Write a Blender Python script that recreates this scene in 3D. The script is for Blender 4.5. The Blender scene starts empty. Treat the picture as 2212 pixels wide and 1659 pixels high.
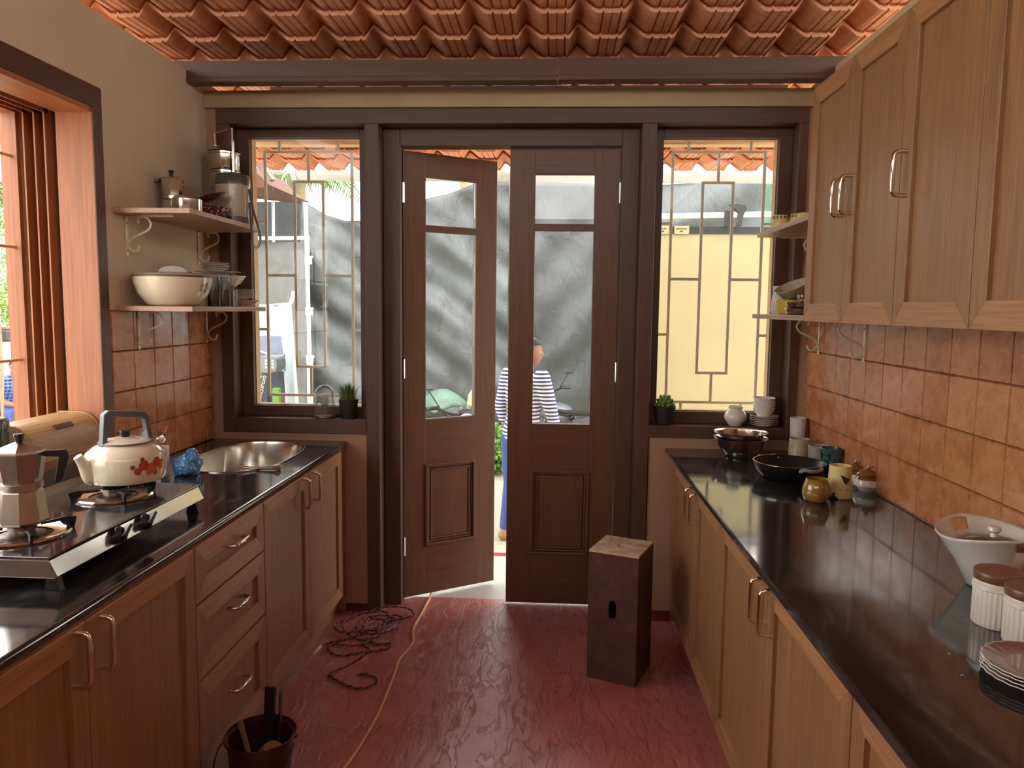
import bpy, bmesh, math, random
from mathutils import Vector, Matrix, noise
random.seed(7)
PI = math.pi
sc = bpy.context.scene
col = sc.collection

# ------------------------------------------------------------------ camera
W, H, F = 2212.0, 1659.0, 1659.4
YAW, PITCH, ROLL, CH = 0.0551, 0.0982, 0.0115, 1.5695
cy_, sy_, cp_, sp_ = math.cos(YAW), math.sin(YAW), math.cos(PITCH), math.sin(PITCH)
fwd = Vector((-sy_*cp_, cy_*cp_, -sp_)); right = Vector((cy_, sy_, 0)); up = right.cross(fwd)
cr_, sr_ = math.cos(ROLL), math.sin(ROLL)
r2 = right*cr_ + up*sr_; u2 = -right*sr_ + up*cr_
cam = bpy.data.cameras.new('camera'); cam.sensor_width = 36; cam.lens = F/W*36; cam.clip_start = .05; cam.clip_end = 200
co = bpy.data.objects.new('camera', cam); col.objects.link(co)
m = Matrix((r2, u2, -fwd)).transposed().to_4x4(); m.translation = Vector((0, 0, CH)); co.matrix_world = m
sc.camera = co

# ------------------------------------------------------------------ sky, sun, exposure
world = bpy.data.worlds.new('sky'); sc.world = world; world.use_nodes = True
nt = world.node_tree; nt.nodes.clear()
bg = nt.nodes.new('ShaderNodeBackground'); wo = nt.nodes.new('ShaderNodeOutputWorld')
SKY = 9.0
bg.inputs[0].default_value = (1.0, 0.985, 0.95, 1); bg.inputs[1].default_value = SKY
nt.links.new(bg.outputs[0], wo.inputs[0])
sd = bpy.data.lights.new('sun', 'SUN'); sd.energy = 2.6; sd.angle = math.radians(1.5); sd.color = (1.0, .9, .74)
so = bpy.data.objects.new('sun', sd); col.objects.link(so)
SUNDIR = Vector((0.42, -0.38, .82)).normalized()
so.rotation_euler = SUNDIR.to_track_quat('Z', 'Y').to_euler()
sc.view_settings.view_transform = 'Standard'; sc.view_settings.look = 'None'
sc.view_settings.gamma = 1; sc.view_settings.exposure = -0.55
sc.view_settings.use_curve_mapping = False
sc.cycles.max_bounces = 10; sc.cycles.diffuse_bounces = 5; sc.cycles.glossy_bounces = 4
sc.cycles.transmission_bounces = 8; sc.cycles.transparent_max_bounces = 12
sc.cycles.sample_clamp_indirect = 8; sc.cycles.caustics_reflective = False; sc.cycles.caustics_refractive = False
try:
    sc.cycles.use_denoising = True
except Exception: pass

# ------------------------------------------------------------------ materials
def srgb(r, g, b):
    f = lambda c: (c/255/12.92) if c/255 <= .04045 else ((c/255+.055)/1.055)**2.4
    return (f(r), f(g), f(b), 1)
def newmat(name):
    m = bpy.data.materials.new(name); m.use_nodes = True
    nt = m.node_tree; b = nt.nodes['Principled BSDF']; return m, nt, b
def coords(nt, scale, rnd=True, rot=(0, 0, 0)):
    tc = nt.nodes.new('ShaderNodeTexCoord'); mp = nt.nodes.new('ShaderNodeMapping')
    mp.inputs['Scale'].default_value = scale; mp.inputs['Rotation'].default_value = rot
    if rnd:
        oi = nt.nodes.new('ShaderNodeObjectInfo'); ad = nt.nodes.new('ShaderNodeVectorMath'); ad.operation = 'ADD'
        mu = nt.nodes.new('ShaderNodeMath'); mu.operation = 'MULTIPLY'; mu.inputs[1].default_value = 7.0
        nt.links.new(oi.outputs['Random'], mu.inputs[0]); nt.links.new(tc.outputs['Object'], ad.inputs[0])
        nt.links.new(mu.outputs[0], ad.inputs[1]); nt.links.new(ad.outputs[0], mp.inputs['Vector'])
    else:
        nt.links.new(tc.outputs['Object'], mp.inputs['Vector'])
    return mp.outputs['Vector']
def noise_n(nt, vec, scale, detail=4, rough=.55, dist=0):
    n = nt.nodes.new('ShaderNodeTexNoise'); n.inputs['Scale'].default_value = scale; n.inputs['Detail'].default_value = detail
    n.inputs['Roughness'].default_value = rough; n.inputs['Distortion'].default_value = dist
    if vec is not None: nt.links.new(vec, n.inputs['Vector'])
    return n.outputs['Fac']
def ramp(nt, fac, stops):
    r = nt.nodes.new('ShaderNodeValToRGB'); e = r.color_ramp.elements
    e[0].position, e[0].color = stops[0]; e[1].position, e[1].color = stops[-1]
    for p, c in stops[1:-1]:
        k = e.new(p); k.color = c
    nt.links.new(fac, r.inputs[0]); return r.outputs[0]
def bump(nt, b, h, strength=.3, dist=.005):
    n = nt.nodes.new('ShaderNodeBump'); n.inputs['Strength'].default_value = strength; n.inputs['Distance'].default_value = dist
    nt.links.new(h, n.inputs['Height']); nt.links.new(n.outputs[0], b.inputs['Normal']); return n
def mixc(nt, fac, a, b_, mode='MIX'):
    n = nt.nodes.new('ShaderNodeMix'); n.data_type = 'RGBA'; n.blend_type = mode
    for s, v in ((n.inputs[0], fac), (n.inputs[6], a), (n.inputs[7], b_)):
        if isinstance(v, (tuple, float, int)): s.default_value = v
        else: nt.links.new(v, s)
    return n.outputs[2]
def math_n(nt, op, a, b_=None):
    n = nt.nodes.new('ShaderNodeMath'); n.operation = op
    for s, v in ((n.inputs[0], a), (n.inputs[1], b_)):
        if v is None: continue
        if isinstance(v, (float, int)): s.default_value = v
        else: nt.links.new(v, s)
    return n.outputs[0]
def mul(c, k): return (min(c[0]*k, 1), min(c[1]*k, 1), min(c[2]*k, 1), 1)

def plain(name, c, rough=.5, metal=0, var=.12, scale=12, bmp=0, coat=0, spec=.5):
    m, nt, b = newmat(name); v = coords(nt, (1, 1, 1)); f = noise_n(nt, v, scale, 5)
    nt.links.new(ramp(nt, f, [(.3, mul(c, 1-var)), (.7, mul(c, 1+var))]), b.inputs['Base Color'])
    b.inputs['Roughness'].default_value = rough; b.inputs['Metallic'].default_value = metal
    b.inputs['Coat Weight'].default_value = coat; b.inputs['Specular IOR Level'].default_value = spec
    if bmp: bump(nt, b, noise_n(nt, v, scale*6, 4), bmp, .002)
    return m
def wood(name, c, axis=2, rough=.42, dark=.62, scale=1.0, coat=.15, rndm=True):
    m, nt, b = newmat(name)
    s = [38*scale]*3; s[axis] = 2.2*scale; s2 = [9*scale]*3; s2[axis] = .8*scale; s3 = [170*scale]*3; s3[axis] = 5*scale
    f1 = noise_n(nt, coords(nt, s, rndm), 1, 6, .6, .6); f2 = noise_n(nt, coords(nt, s2, rndm), 1, 3, .5, .8)
    f3 = noise_n(nt, coords(nt, s3, rndm), 1, 3)
    base = ramp(nt, f1, [(.32, mul(c, dark)), (.5, c), (.68, mul(c, 1.25))])
    base = mixc(nt, f2, mul(c, .78), base); 
    base = mixc(nt, .35, base, ramp(nt, f3, [(.35, mul(c, .45)), (.6, mul(c, 1.15))]))
    nt.links.new(base, b.inputs['Base Color']); b.inputs['Roughness'].default_value = rough
    b.inputs['Coat Weight'].default_value = coat; b.inputs['Coat Roughness'].default_value = .3
    bump(nt, b, f3, .12, .001); return m
def glassy(name, tint=(1, 1, 1, 1), refl=.9, rough=.0, haze=0.0):
    m = bpy.data.materials.new(name); m.use_nodes = True; nt = m.node_tree; nt.nodes.clear()
    o = nt.nodes.new('ShaderNodeOutputMaterial'); t = nt.nodes.new('ShaderNodeBsdfTransparent'); t.inputs[0].default_value = tint
    g = nt.nodes.new('ShaderNodeBsdfGlossy'); g.inputs['Roughness'].default_value = rough
    fr = nt.nodes.new('ShaderNodeFresnel'); fr.inputs[0].default_value = 1.45
    k = math_n(nt, 'MULTIPLY', fr.outputs[0], refl); mx = nt.nodes.new('ShaderNodeMixShader')
    nt.links.new(k, mx.inputs[0]); nt.links.new(t.outputs[0], mx.inputs[1]); nt.links.new(g.outputs[0], mx.inputs[2])
    out = mx.outputs[0]
    if haze:
        d = nt.nodes.new('ShaderNodeBsdfDiffuse'); d.inputs[0].default_value = (.8, .85, .85, 1); m2 = nt.nodes.new('ShaderNodeMixShader')
        m2.inputs[0].default_value = haze; nt.links.new(out, m2.inputs[1]); nt.links.new(d.outputs[0], m2.inputs[2]); out = m2.outputs[0]
    nt.links.new(out, o.inputs[0]); return m

M = {}
TEAK = srgb(158, 116, 78)
M['cab_v'] = wood('teak_vertical', TEAK, 2); M['cab_h'] = wood('teak_horizontal', mul(TEAK, 1.3), 1, .36)  # horizontal pieces lightened: sheen of the crossing grain painted into the colour
M['cab_x'] = wood('teak_across', TEAK, 0)
M['shelf'] = wood('shelf_teak', srgb(186, 146, 112), 1, .4)
DK = srgb(92, 60, 40)
M['frame_v'] = wood('dark_teak_vertical', DK, 2, .48, .7, 1, .03); M['frame_h'] = wood('dark_teak_horizontal', DK, 0, .48, .7, 1, .03)
M['door_h'] = wood('door_teak_horizontal', srgb(105, 68, 43), 0, .45, .7, 1, .05)
M['door_v'] = wood('door_teak', srgb(108, 70, 44), 2, .45, .7, 1, .05)
M['jamb'] = wood('orange_teak_vertical', srgb(170, 104, 66), 2, .5, .82, .6, 0)
M['jamb_h'] = wood('orange_teak_horizontal', srgb(170, 104, 66), 1, .5, .82, .6, 0)
M['groove'] = wood('window_track_wood', srgb(96, 74, 56), 2, .5)
M['paleedge'] = plain('pale_raw_timber', srgb(205, 170, 130), .6)
M['wall'] = plain('beige_plaster', srgb(206, 184, 154), .85, var=.06, scale=3, bmp=.15)
M['band'] = plain('cream_beam_paint', srgb(172, 146, 112), .7, var=.08, scale=5, bmp=.1)
M['wallb'] = plain('brownish_plaster', srgb(168, 132, 104), .85, var=.06, scale=3, bmp=.15)
M['skirt'] = plain('red_skirting', srgb(96, 42, 40), .4)
M['steel'] = plain('stainless_steel', srgb(205, 200, 190), .18, 1, .05)
M['chrome'] = plain('chrome', srgb(225, 215, 200), .12, 1, .03)
M['alu'] = plain('cast_aluminium', srgb(190, 176, 160), .32, 1, .1, 30)
M['iron'] = plain('cream_painted_iron', srgb(232, 226, 200), .45, var=.05)
M['bracket'] = plain('white_painted_iron', srgb(225, 216, 196), .4, 0, .12, 40)
M['black'] = plain('black_plastic', srgb(34, 32, 32), .4)
M['blackm'] = plain('black_enamel', srgb(28, 27, 28), .35, .2)
M['white'] = plain('white_ceramic', srgb(228, 222, 208), .14, var=.03, coat=.5)
M['cream'] = plain('cream_enamel', srgb(226, 212, 186), .16, var=.03, coat=.5)
M['grey'] = plain('grey_ceramic', srgb(150, 146, 136), .3)
M['green'] = plain('green_glazed_ceramic', srgb(92, 104, 72), .2, coat=.4)
M['darkred'] = plain('dark_red_glass', srgb(90, 48, 48), .15, coat=.5)
M['rubberbin'] = plain('dark_maroon_plastic', srgb(62, 26, 28), .35)
M['lidwood'] = wood('acacia_lid', srgb(120, 76, 46), 0, .35)
M['woodlt'] = wood('light_kitchen_wood', srgb(190, 150, 105), 1, .5)
M['woodspoon'] = wood('spoon_wood', srgb(150, 110, 75), 2, .5)
M['yellowbowl'] = plain('yellow_glaze', srgb(200, 165, 70), .2, coat=.4)
M['amber'] = plain('amber_glaze', srgb(150, 112, 52), .12, var=.25, scale=20, coat=.7)
M['khaki'] = plain('cream_glaze', srgb(222, 200, 140), .3)
M['beigecup'] = plain('speckled_beige_glaze', srgb(178, 164, 138), .25, var=.1, scale=60, coat=.3)
M['brownlid'] = plain('brown_glaze', srgb(130, 90, 45), .18, var=.2, coat=.6)
M['pinkplate'] = plain('brown_glazed_plate', srgb(150, 108, 92), .15, var=.06, coat=.5)
M['dkgreen'] = plain('dark_green_enamel', srgb(78, 78, 62), .25, var=.15, coat=.4)
M['leaf'] = plain('green_leaf', srgb(105, 130, 55), .5, var=.3, scale=8)
M['leafy'] = plain('palm_leaf', srgb(92, 132, 48), .5, var=.3, scale=3)
M['soil'] = plain('dark_pot', srgb(42, 36, 32), .6)
M['paper'] = plain('white_paper', srgb(220, 210, 200), .8)
M['pvc'] = plain('weathered_white_pipe', srgb(205, 212, 214), .5, var=.1, scale=20)
M['bluebag'] = plain('blue_plastic_bag', srgb(70, 130, 185), .2, var=.35, scale=60, coat=.5)
M['ropeyellow'] = plain('yellow_cable_sheath', srgb(232, 182, 128), .5)
M['skin'] = plain('skin', srgb(140, 96, 74), .5, var=.06)
M['hair'] = plain('hair', srgb(30, 26, 26), .6)
M['jeans'] = plain('blue_jeans', srgb(60, 78, 135), .85, var=.15, scale=30)
M['shoe'] = plain('tan_shoe', srgb(150, 115, 80), .6)
M['glass'] = glassy('window_glass', (1, 1, 1, 1), .35); M['drink'] = glassy('drinking_glass', (.9, .92, .92, 1), 1.3)
M['doorglass'] = glassy('door_glass', (1, 1, 1, 1), 1, 0, .03)
M['frost'] = plain('frosted_glass', srgb(205, 202, 196), .5)
M['canvas'] = plain('cream_board', srgb(150, 137, 100), .7, var=.05, scale=2)
M['reflect'] = plain('white_reflector_cloth', srgb(162, 178, 184), .5, var=.08, scale=4, bmp=.3)
M['bark'] = plain('palm_trunk', srgb(150, 135, 110), .9, var=.2, scale=15, bmp=.5)
M['grass'] = plain('grass_ground', srgb(176, 166, 146), .9, var=.12, scale=2, bmp=.4)
M['red'] = plain('red_plastic', srgb(190, 40, 40), .3, coat=.5)
M['grey2'] = plain('grey_metal_paint', srgb(105, 112, 116), .35, .4)
M['verandah'] = plain('pale_terrazzo', srgb(190, 190, 180), .4, var=.06, scale=40)
M['burner'] = plain('dull_burner_metal', srgb(120, 110, 100), .4, 1, .15, 40)

def tarp_mat(name, c, tr=.25):
    m, nt, b = newmat(name); v = coords(nt, (1, 1, 1)); f = noise_n(nt, v, 3, 6, .6, .5)
    nt.links.new(ramp(nt, f, [(.3, mul(c, .85)), (.7, mul(c, 1.15))]), b.inputs['Base Color']); b.inputs['Roughness'].default_value = .45
    bump(nt, b, noise_n(nt, coords(nt, (1.5, 1, .6), rot=(0, .6, 0)), 5, 5, .6, 1.2), .6, .04); return m
M['tarp'] = tarp_mat('black_tarpaulin', srgb(74, 80, 81)); M['tarpd'] = tarp_mat('dark_backdrop_cloth', srgb(62, 68, 70))
M['tarpg'] = tarp_mat('green_tarpaulin', srgb(84, 116, 100)); M['tarps'] = tarp_mat('grey_backdrop_cloth', srgb(92, 93, 92)); M['soft'] = tarp_mat('softbox_fabric', srgb(62, 72, 92))

def granite():
    m, nt, b = newmat('polished_black_granite')
    v = coords(nt, (9, 3, 9), False, (0, 0, .35)); f = noise_n(nt, v, 1, 8, .65, 1.6)
    c = ramp(nt, f, [(.42, srgb(34, 31, 30)), (.56, srgb(50, 49, 50)), (.64, srgb(78, 79, 81)), (.7, srgb(48, 46, 46))])
    nt.links.new(c, b.inputs['Base Color'])
    nt.links.new(ramp(nt, noise_n(nt, coords(nt, (1, 1, 1), False), 5, 5), [(.3, (.05,)*3+(1,)), (.7, (.13,)*3+(1,))]), b.inputs['Roughness'])
    b.inputs['Specular IOR Level'].default_value = .75; b.inputs['IOR'].default_value = 1.75
    return m
M['granite'] = granite()
def backsplash():
    m, nt, b = newmat('terracotta_glazed_tile')
    tc = nt.nodes.new('ShaderNodeTexCoord'); sp = nt.nodes.new('ShaderNodeSeparateXYZ'); nt.links.new(tc.outputs['Object'], sp.inputs[0])
    fy = math_n(nt, 'FLOOR', math_n(nt, 'DIVIDE', math_n(nt, 'SUBTRACT', sp.outputs[1], -3.005), .16))
    fz = math_n(nt, 'FLOOR', math_n(nt, 'DIVIDE', math_n(nt, 'SUBTRACT', sp.outputs[2], .893), .163))
    cb = nt.nodes.new('ShaderNodeCombineXYZ'); nt.links.new(fy, cb.inputs[1]); nt.links.new(fz, cb.inputs[2]); nt.links.new(math_n(nt, 'SIGN', sp.outputs[0]), cb.inputs[0])
    wn = nt.nodes.new('ShaderNodeTexWhiteNoise'); nt.links.new(cb.outputs[0], wn.inputs['Vector'])
    base = ramp(nt, wn.outputs['Value'], [(0, srgb(174, 108, 68)), (.5, srgb(190, 122, 78)), (1, srgb(202, 138, 94))])
    f1 = noise_n(nt, coords(nt, (1, 1, 1), False), 15, 6, .62, .25); f2 = noise_n(nt, coords(nt, (1, 1, 1), False), 90, 4)
    mot = ramp(nt, f1, [(.3, srgb(150, 78, 44)), (.5, srgb(202, 122, 70)), (.7, srgb(235, 175, 112))])
    c = mixc(nt, .3, base, mot); c = mixc(nt, .15, c, ramp(nt, f2, [(.4, srgb(110, 60, 36)), (.6, srgb(215, 170, 120))]))
    nt.links.new(c, b.inputs['Base Color'])
    f3 = noise_n(nt, coords(nt, (60, 60, 7), False), 1, 3, .5, .4)
    nt.links.new(ramp(nt, f1, [(.3, (.16,)*3+(1,)), (.7, (.4,)*3+(1,))]), b.inputs['Roughness'])
    b.inputs['Coat Weight'].default_value = .35; b.inputs['Coat Roughness'].default_value = .12
    bump(nt, b, f3, .22, .004); return m
M['tile'] = backsplash(); M['grout'] = plain('brown_grout', srgb(86, 54, 40), .9)
def floor_mat():
    m, nt, b = newmat('red_slate_tile')
    sp0 = nt.nodes.new('ShaderNodeTexCoord'); mp = nt.nodes.new('ShaderNodeMapping'); mp.inputs['Location'].default_value = (.49, -.36, 0)
    mp.inputs['Rotation'].default_value = (0, 0, PI/2); nt.links.new(sp0.outputs['Object'], mp.inputs[0])
    br = nt.nodes.new('ShaderNodeTexBrick'); br.inputs['Scale'].default_value = 1; br.inputs['Brick Width'].default_value = .9
    br.inputs['Row Height'].default_value = .45; br.inputs['Mortar Size'].default_value = .0022; br.inputs['Mortar Smooth'].default_value = .3
    br.inputs['Color1'].default_value = srgb(200, 116, 108); br.inputs['Color2'].default_value = srgb(184, 104, 96); br.inputs['Mortar'].default_value = srgb(60, 24, 24)
    nt.links.new(mp.outputs[0], br.inputs[0])
    v = coords(nt, (15, 4.5, 15), False, (0, 0, -.2)); f = noise_n(nt, v, 1, 8, .6, .7)
    c = mixc(nt, .5, br.outputs['Color'], ramp(nt, noise_n(nt, coords(nt, (1, 1, 1), False), 4, 7, .7), [(.3, srgb(158, 84, 78)), (.7, srgb(214, 140, 130))]))
    nt.links.new(c, b.inputs['Base Color'])
    nt.links.new(ramp(nt, f, [(.3, (.2,)*3+(1,)), (.7, (.4,)*3+(1,))]), b.inputs['Roughness']); b.inputs['Specular IOR Level'].default_value = 1.0; b.inputs['Coat Weight'].default_value = .6; b.inputs['Coat Roughness'].default_value = .3
    rg = ramp(nt, f, [(.0, (0, 0, 0, 1)), (.44, (.3,)*3+(1,)), (.5, (.75,)*3+(1,)), (1, (1,)*3+(1,))])
    n1 = bump(nt, b, rg, .8, .007)
    n2 = nt.nodes.new('ShaderNodeBump'); n2.inputs['Strength'].default_value = .6; n2.inputs['Distance'].default_value = .004
    nt.links.new(noise_n(nt, coords(nt, (1, .5, 1), False), 70, 5, .6), n2.inputs['Height']); nt.links.new(n2.outputs[0], n1.inputs['Normal'])
    return m
M['floor'] = floor_mat()
def clay():
    m, nt, b = newmat('clay_roof_tile')
    f = noise_n(nt, coords(nt, (1, 1, 1), False), 3.2, 6, .65); g = noise_n(nt, coords(nt, (1, 1, 1), False), 26, 5)
    c = ramp(nt, f, [(.3, srgb(192, 130, 98)), (.5, srgb(214, 152, 118)), (.72, srgb(226, 172, 138))])
    c = mixc(nt, .25, c, ramp(nt, g, [(.35, srgb(176, 118, 88)), (.65, srgb(240, 180, 138))]))
    st = noise_n(nt, coords(nt, (1, 1, 1), False), 1.3, 2); c = mixc(nt, ramp(nt, st, [(.68, (0, 0, 0, 1)), (.76, (.7,)*3+(1,))]), c, srgb(66, 46, 38))
    nt.links.new(c, b.inputs['Base Color']); b.inputs['Roughness'].default_value = .7; bump(nt, b, g, .2, .003); return m
M['clay'] = clay()
def stripes(name, a, b_, n, axis=2, wob=.02):
    m, nt, b = newmat(name); tc = nt.nodes.new('ShaderNodeTexCoord'); sp = nt.nodes.new('ShaderNodeSeparateXYZ'); nt.links.new(tc.outputs['Object'], sp.inputs[0])
    w = math_n(nt, 'MULTIPLY', noise_n(nt, tc.outputs['Object'], 5, 2), wob)
    s = math_n(nt, 'FRACT', math_n(nt, 'MULTIPLY', math_n(nt, 'ADD', sp.outputs[axis], w), n))
    k = math_n(nt, 'GREATER_THAN', s, .5); nt.links.new(mixc(nt, k, a, b_), b.inputs['Base Color']); b.inputs['Roughness'].default_value = .85; return m
M['stripe'] = stripes('navy_striped_jersey', srgb(48, 58, 105), srgb(225, 222, 215), 34)
M['strand'] = stripes('two_tone_flex', srgb(60, 28, 26), srgb(150, 110, 95), 60, 0, .0)
def plaid():
    m, nt, b = newmat('blue_plaid_cotton'); tc = nt.nodes.new('ShaderNodeTexCoord'); sp = nt.nodes.new('ShaderNodeSeparateXYZ'); nt.links.new(tc.outputs['Object'], sp.inputs[0])
    ks = [math_n(nt, 'GREATER_THAN', math_n(nt, 'FRACT', math_n(nt, 'MULTIPLY', sp.outputs[i], 22)), .6) for i in (1, 2)]
    c = mixc(nt, ks[0], srgb(40, 70, 150), srgb(90, 120, 185)); c = mixc(nt, math_n(nt, 'MULTIPLY', ks[1], .35), c, srgb(190, 200, 225))
    nt.links.new(c, b.inputs['Base Color']); b.inputs['Roughness'].default_value = .85; return m
M['plaid'] = plaid()
def spots(name, base, spot, scale, thr=.62, rough=.2, coat=.5):
    m, nt, b = newmat(name); f = noise_n(nt, coords(nt, (1, 1, 1)), scale, 2, .5)
    nt.links.new(ramp(nt, f, [(thr, base), (thr+.012, spot)]), b.inputs['Base Color']); b.inputs['Roughness'].default_value = rough; b.inputs['Coat Weight'].default_value = coat; return m
M['cowcup'] = spots('cream_glaze_with_dark_patches', srgb(222, 202, 142), srgb(52, 46, 44), 17, .6, .35, .2)
M['tealcup'] = spots('teal_glaze_with_dark_leaves', srgb(50, 92, 88), srgb(30, 40, 42), 42, .52)
M['floral'] = spots('white_glass_with_faded_flowers', srgb(222, 214, 196), srgb(150, 105, 90), 26, .67)
M['crystal'] = spots('dark_red_cut_glass', srgb(96, 46, 50), srgb(210, 170, 165), 90, .6, .1)
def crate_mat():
    m, nt, b = newmat('worn_painted_crate_lit_top'); v = coords(nt, (1, 1, 1))
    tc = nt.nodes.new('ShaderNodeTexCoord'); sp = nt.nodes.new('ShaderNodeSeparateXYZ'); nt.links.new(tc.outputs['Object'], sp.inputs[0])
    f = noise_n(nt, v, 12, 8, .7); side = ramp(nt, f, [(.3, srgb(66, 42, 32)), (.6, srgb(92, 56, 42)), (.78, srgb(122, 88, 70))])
    top = ramp(nt, f, [(.3, srgb(150, 124, 98)), (.55, srgb(208, 182, 152)), (.75, srgb(224, 202, 172))])  # window light on the top board painted in as paler wood
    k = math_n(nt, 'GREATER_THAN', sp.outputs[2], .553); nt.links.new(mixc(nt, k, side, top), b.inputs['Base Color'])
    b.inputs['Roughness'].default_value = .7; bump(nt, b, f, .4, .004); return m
M['crate'] = crate_mat()

# ------------------------------------------------------------------ helpers
def raydir(u, v): return fwd + r2*((u-W/2)/F) - u2*((v-H/2)/F)
def at(u, v, X=None, Y=None, Z=None):
    """the world point where a sight line meets a real plane of the room"""
    d = raydir(u, v); t = X/d.x if X is not None else Y/d.y if Y is not None else (Z-CH)/d.z
    return Vector((0, 0, CH)) + d*t
def wloc(o):
    v = Vector((0, 0, 0))
    while o: v += o.location; o = o.parent
    return v
def tag(o, label, cat, group=None, kind=None):
    if label: o['label'] = label
    if cat: o['category'] = cat
    if group: o['group'] = group
    if kind: o['kind'] = kind
    return o
def thing(name, label, cat, loc=(0, 0, 0), rz=0, group=None, kind=None):
    o = bpy.data.objects.new(name, None); col.objects.link(o); o.location = loc; o.rotation_euler = (0, 0, rz); o.empty_display_size = .05
    return tag(o, label, cat, group, kind)
class B:
    def __init__(s): s.bm = bmesh.new(); s.mi = 0
    def _f(s, faces):
        for f in faces: f.material_index = s.mi
    def box(s, x0, x1, y0, y1, z0, z1):
        vs = [s.bm.verts.new(p) for p in ((x0, y0, z0), (x1, y0, z0), (x1, y1, z0), (x0, y1, z0), (x0, y0, z1), (x1, y0, z1), (x1, y1, z1), (x0, y1, z1))]
        s._f([s.bm.faces.new([vs[i] for i in q]) for q in ((3, 2, 1, 0), (4, 5, 6, 7), (0, 1, 5, 4), (1, 2, 6, 5), (2, 3, 7, 6), (3, 0, 4, 7))]); return s
    def prism(s, pts, vec):
        """extrude a planar polygon (list of 3D points) by vec"""
        vec = Vector(vec); a = [s.bm.verts.new(p) for p in pts]; b = [s.bm.verts.new(Vector(p)+vec) for p in pts]; n = len(pts)
        fs = [s.bm.faces.new(a[::-1]), s.bm.faces.new(b)]
        for i in range(n): fs.append(s.bm.faces.new((a[i], a[(i+1) % n], b[(i+1) % n], b[i])))
        s._f(fs); return s
    def grid(s, nu, nv, fn, closeu=False):
        vs = [[s.bm.verts.new(fn(i, j)) for j in range(nv)] for i in range(nu)]
        fs = []
        for i in range(nu-(0 if closeu else 1)):
            for j in range(nv-1): fs.append(s.bm.faces.new((vs[i][j], vs[(i+1) % nu][j], vs[(i+1) % nu][j+1], vs[i][j+1])))
        s._f(fs); return vs
    def lathe(s, prof, c=(0, 0, 0), n=40, sx=1, sy=1, wav=0, wn=0, wz=None):
        """profile of (radius, height); wav/wn scallop the wall"""
        c = Vector(c)
        rings = []
        for r, z in prof:
            if r < 1e-6: rings.append([s.bm.verts.new(c+Vector((0, 0, z)))]); continue
            ring = []
            for k in range(n):
                a = 2*PI*k/n; rr = r
                if wav and (wz is None or z >= wz): rr = r*(1+wav*math.cos(wn*a))
                ring.append(s.bm.verts.new(c+Vector((rr*math.cos(a)*sx, rr*math.sin(a)*sy, z))))
            rings.append(ring)
        fs = []
        for A, C in zip(rings, rings[1:]):
            for k in range(n):
                k2 = (k+1) % n
                if len(A) == 1 and len(C) == 1: break
                if len(A) == 1: fs.append(s.bm.faces.new((A[0], C[k2], C[k])))
                elif len(C) == 1: fs.append(s.bm.faces.new((A[k], A[k2], C[0])))
                else: fs.append(s.bm.faces.new((A[k], A[k2], C[k2], C[k])))
        s._f(fs); return s
    def tube(s, pts, r, n=8, closed=False, cap=True, flat=None):
        pts = [Vector(p) for p in pts]; N = len(pts); rs = r if isinstance(r, (list, tuple)) else [r]*N
        rings = []; prev = None
        for i, p in enumerate(pts):
            a = pts[(i-1) % N] if (closed or i > 0) else p; b = pts[(i+1) % N] if (closed or i < N-1) else p
            t = (b-a).normalized() if (b-a).length > 1e-9 else Vector((0, 0, 1))
            if prev is None:
                ref = Vector((0, 0, 1)) if abs(t.z) < .9 else Vector((1, 0, 0)); nn = t.cross(ref).normalized()
            else: nn = (prev - t*prev.dot(t)).normalized()
            prev = nn; bb = t.cross(nn); f = flat or 1
            rings.append([s.bm.verts.new(p + (nn*math.cos(2*PI*k/n)*f + bb*math.sin(2*PI*k/n))*rs[i]) for k in range(n)])
        fs = []
        for i in range(N if closed else N-1):
            A, C = rings[i], rings[(i+1) % N]
            for k in range(n): fs.append(s.bm.faces.new((A[k], A[(k+1) % n], C[(k+1) % n], C[k])))
        if cap and not closed: fs += [s.bm.faces.new(rings[0][::-1]), s.bm.faces.new(rings[-1])]
        s._f(fs); return s
    def build(s, name, mats, parent=None, world=False, smooth=False, bev=0, solid=0, sub=0, loc=None, rot=None, kind=None):
        me = bpy.data.meshes.new(name); 
        bmesh.ops.recalc_face_normals(s.bm, faces=s.bm.faces)
        if world and parent is not None: bmesh.ops.translate(s.bm, verts=s.bm.verts, vec=-wloc(parent))
        s.bm.to_mesh(me); s.bm.free()
        for mm in (mats if isinstance(mats, (list, tuple)) else [mats]): me.materials.append(M[mm] if isinstance(mm, str) else mm)
        o = bpy.data.objects.new(name, me); col.objects.link(o)
        if parent is not None: o.parent = parent
        if loc is not None: o.location = loc
        if rot is not None: o.rotation_euler = rot
        if smooth:
            for p in me.polygons: p.use_smooth = True
            try: me.set_sharp_from_angle(angle=math.radians(38))
            except Exception: pass
        if solid: k = o.modifiers.new('s', 'SOLIDIFY'); k.thickness = solid; k.offset = 0
        if bev: k = o.modifiers.new('b', 'BEVEL'); k.width = bev; k.segments = 2; k.limit_method = 'ANGLE'; k.angle_limit = math.radians(50)
        if sub: k = o.modifiers.new('u', 'SUBSURF'); k.levels = sub; k.render_levels = sub
        if kind: o['kind'] = kind
        return o
def arc(c, r, a0, a1, n, plane='xz'):
    o = []
    for i in range(n+1):
        a = a0+(a1-a0)*i/n; u, v = r*math.cos(a), r*math.sin(a)
        o.append(Vector(c)+(Vector((u, 0, v)) if plane == 'xz' else Vector((0, u, v)) if plane == 'yz' else Vector((u, v, 0))))
    return o
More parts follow.
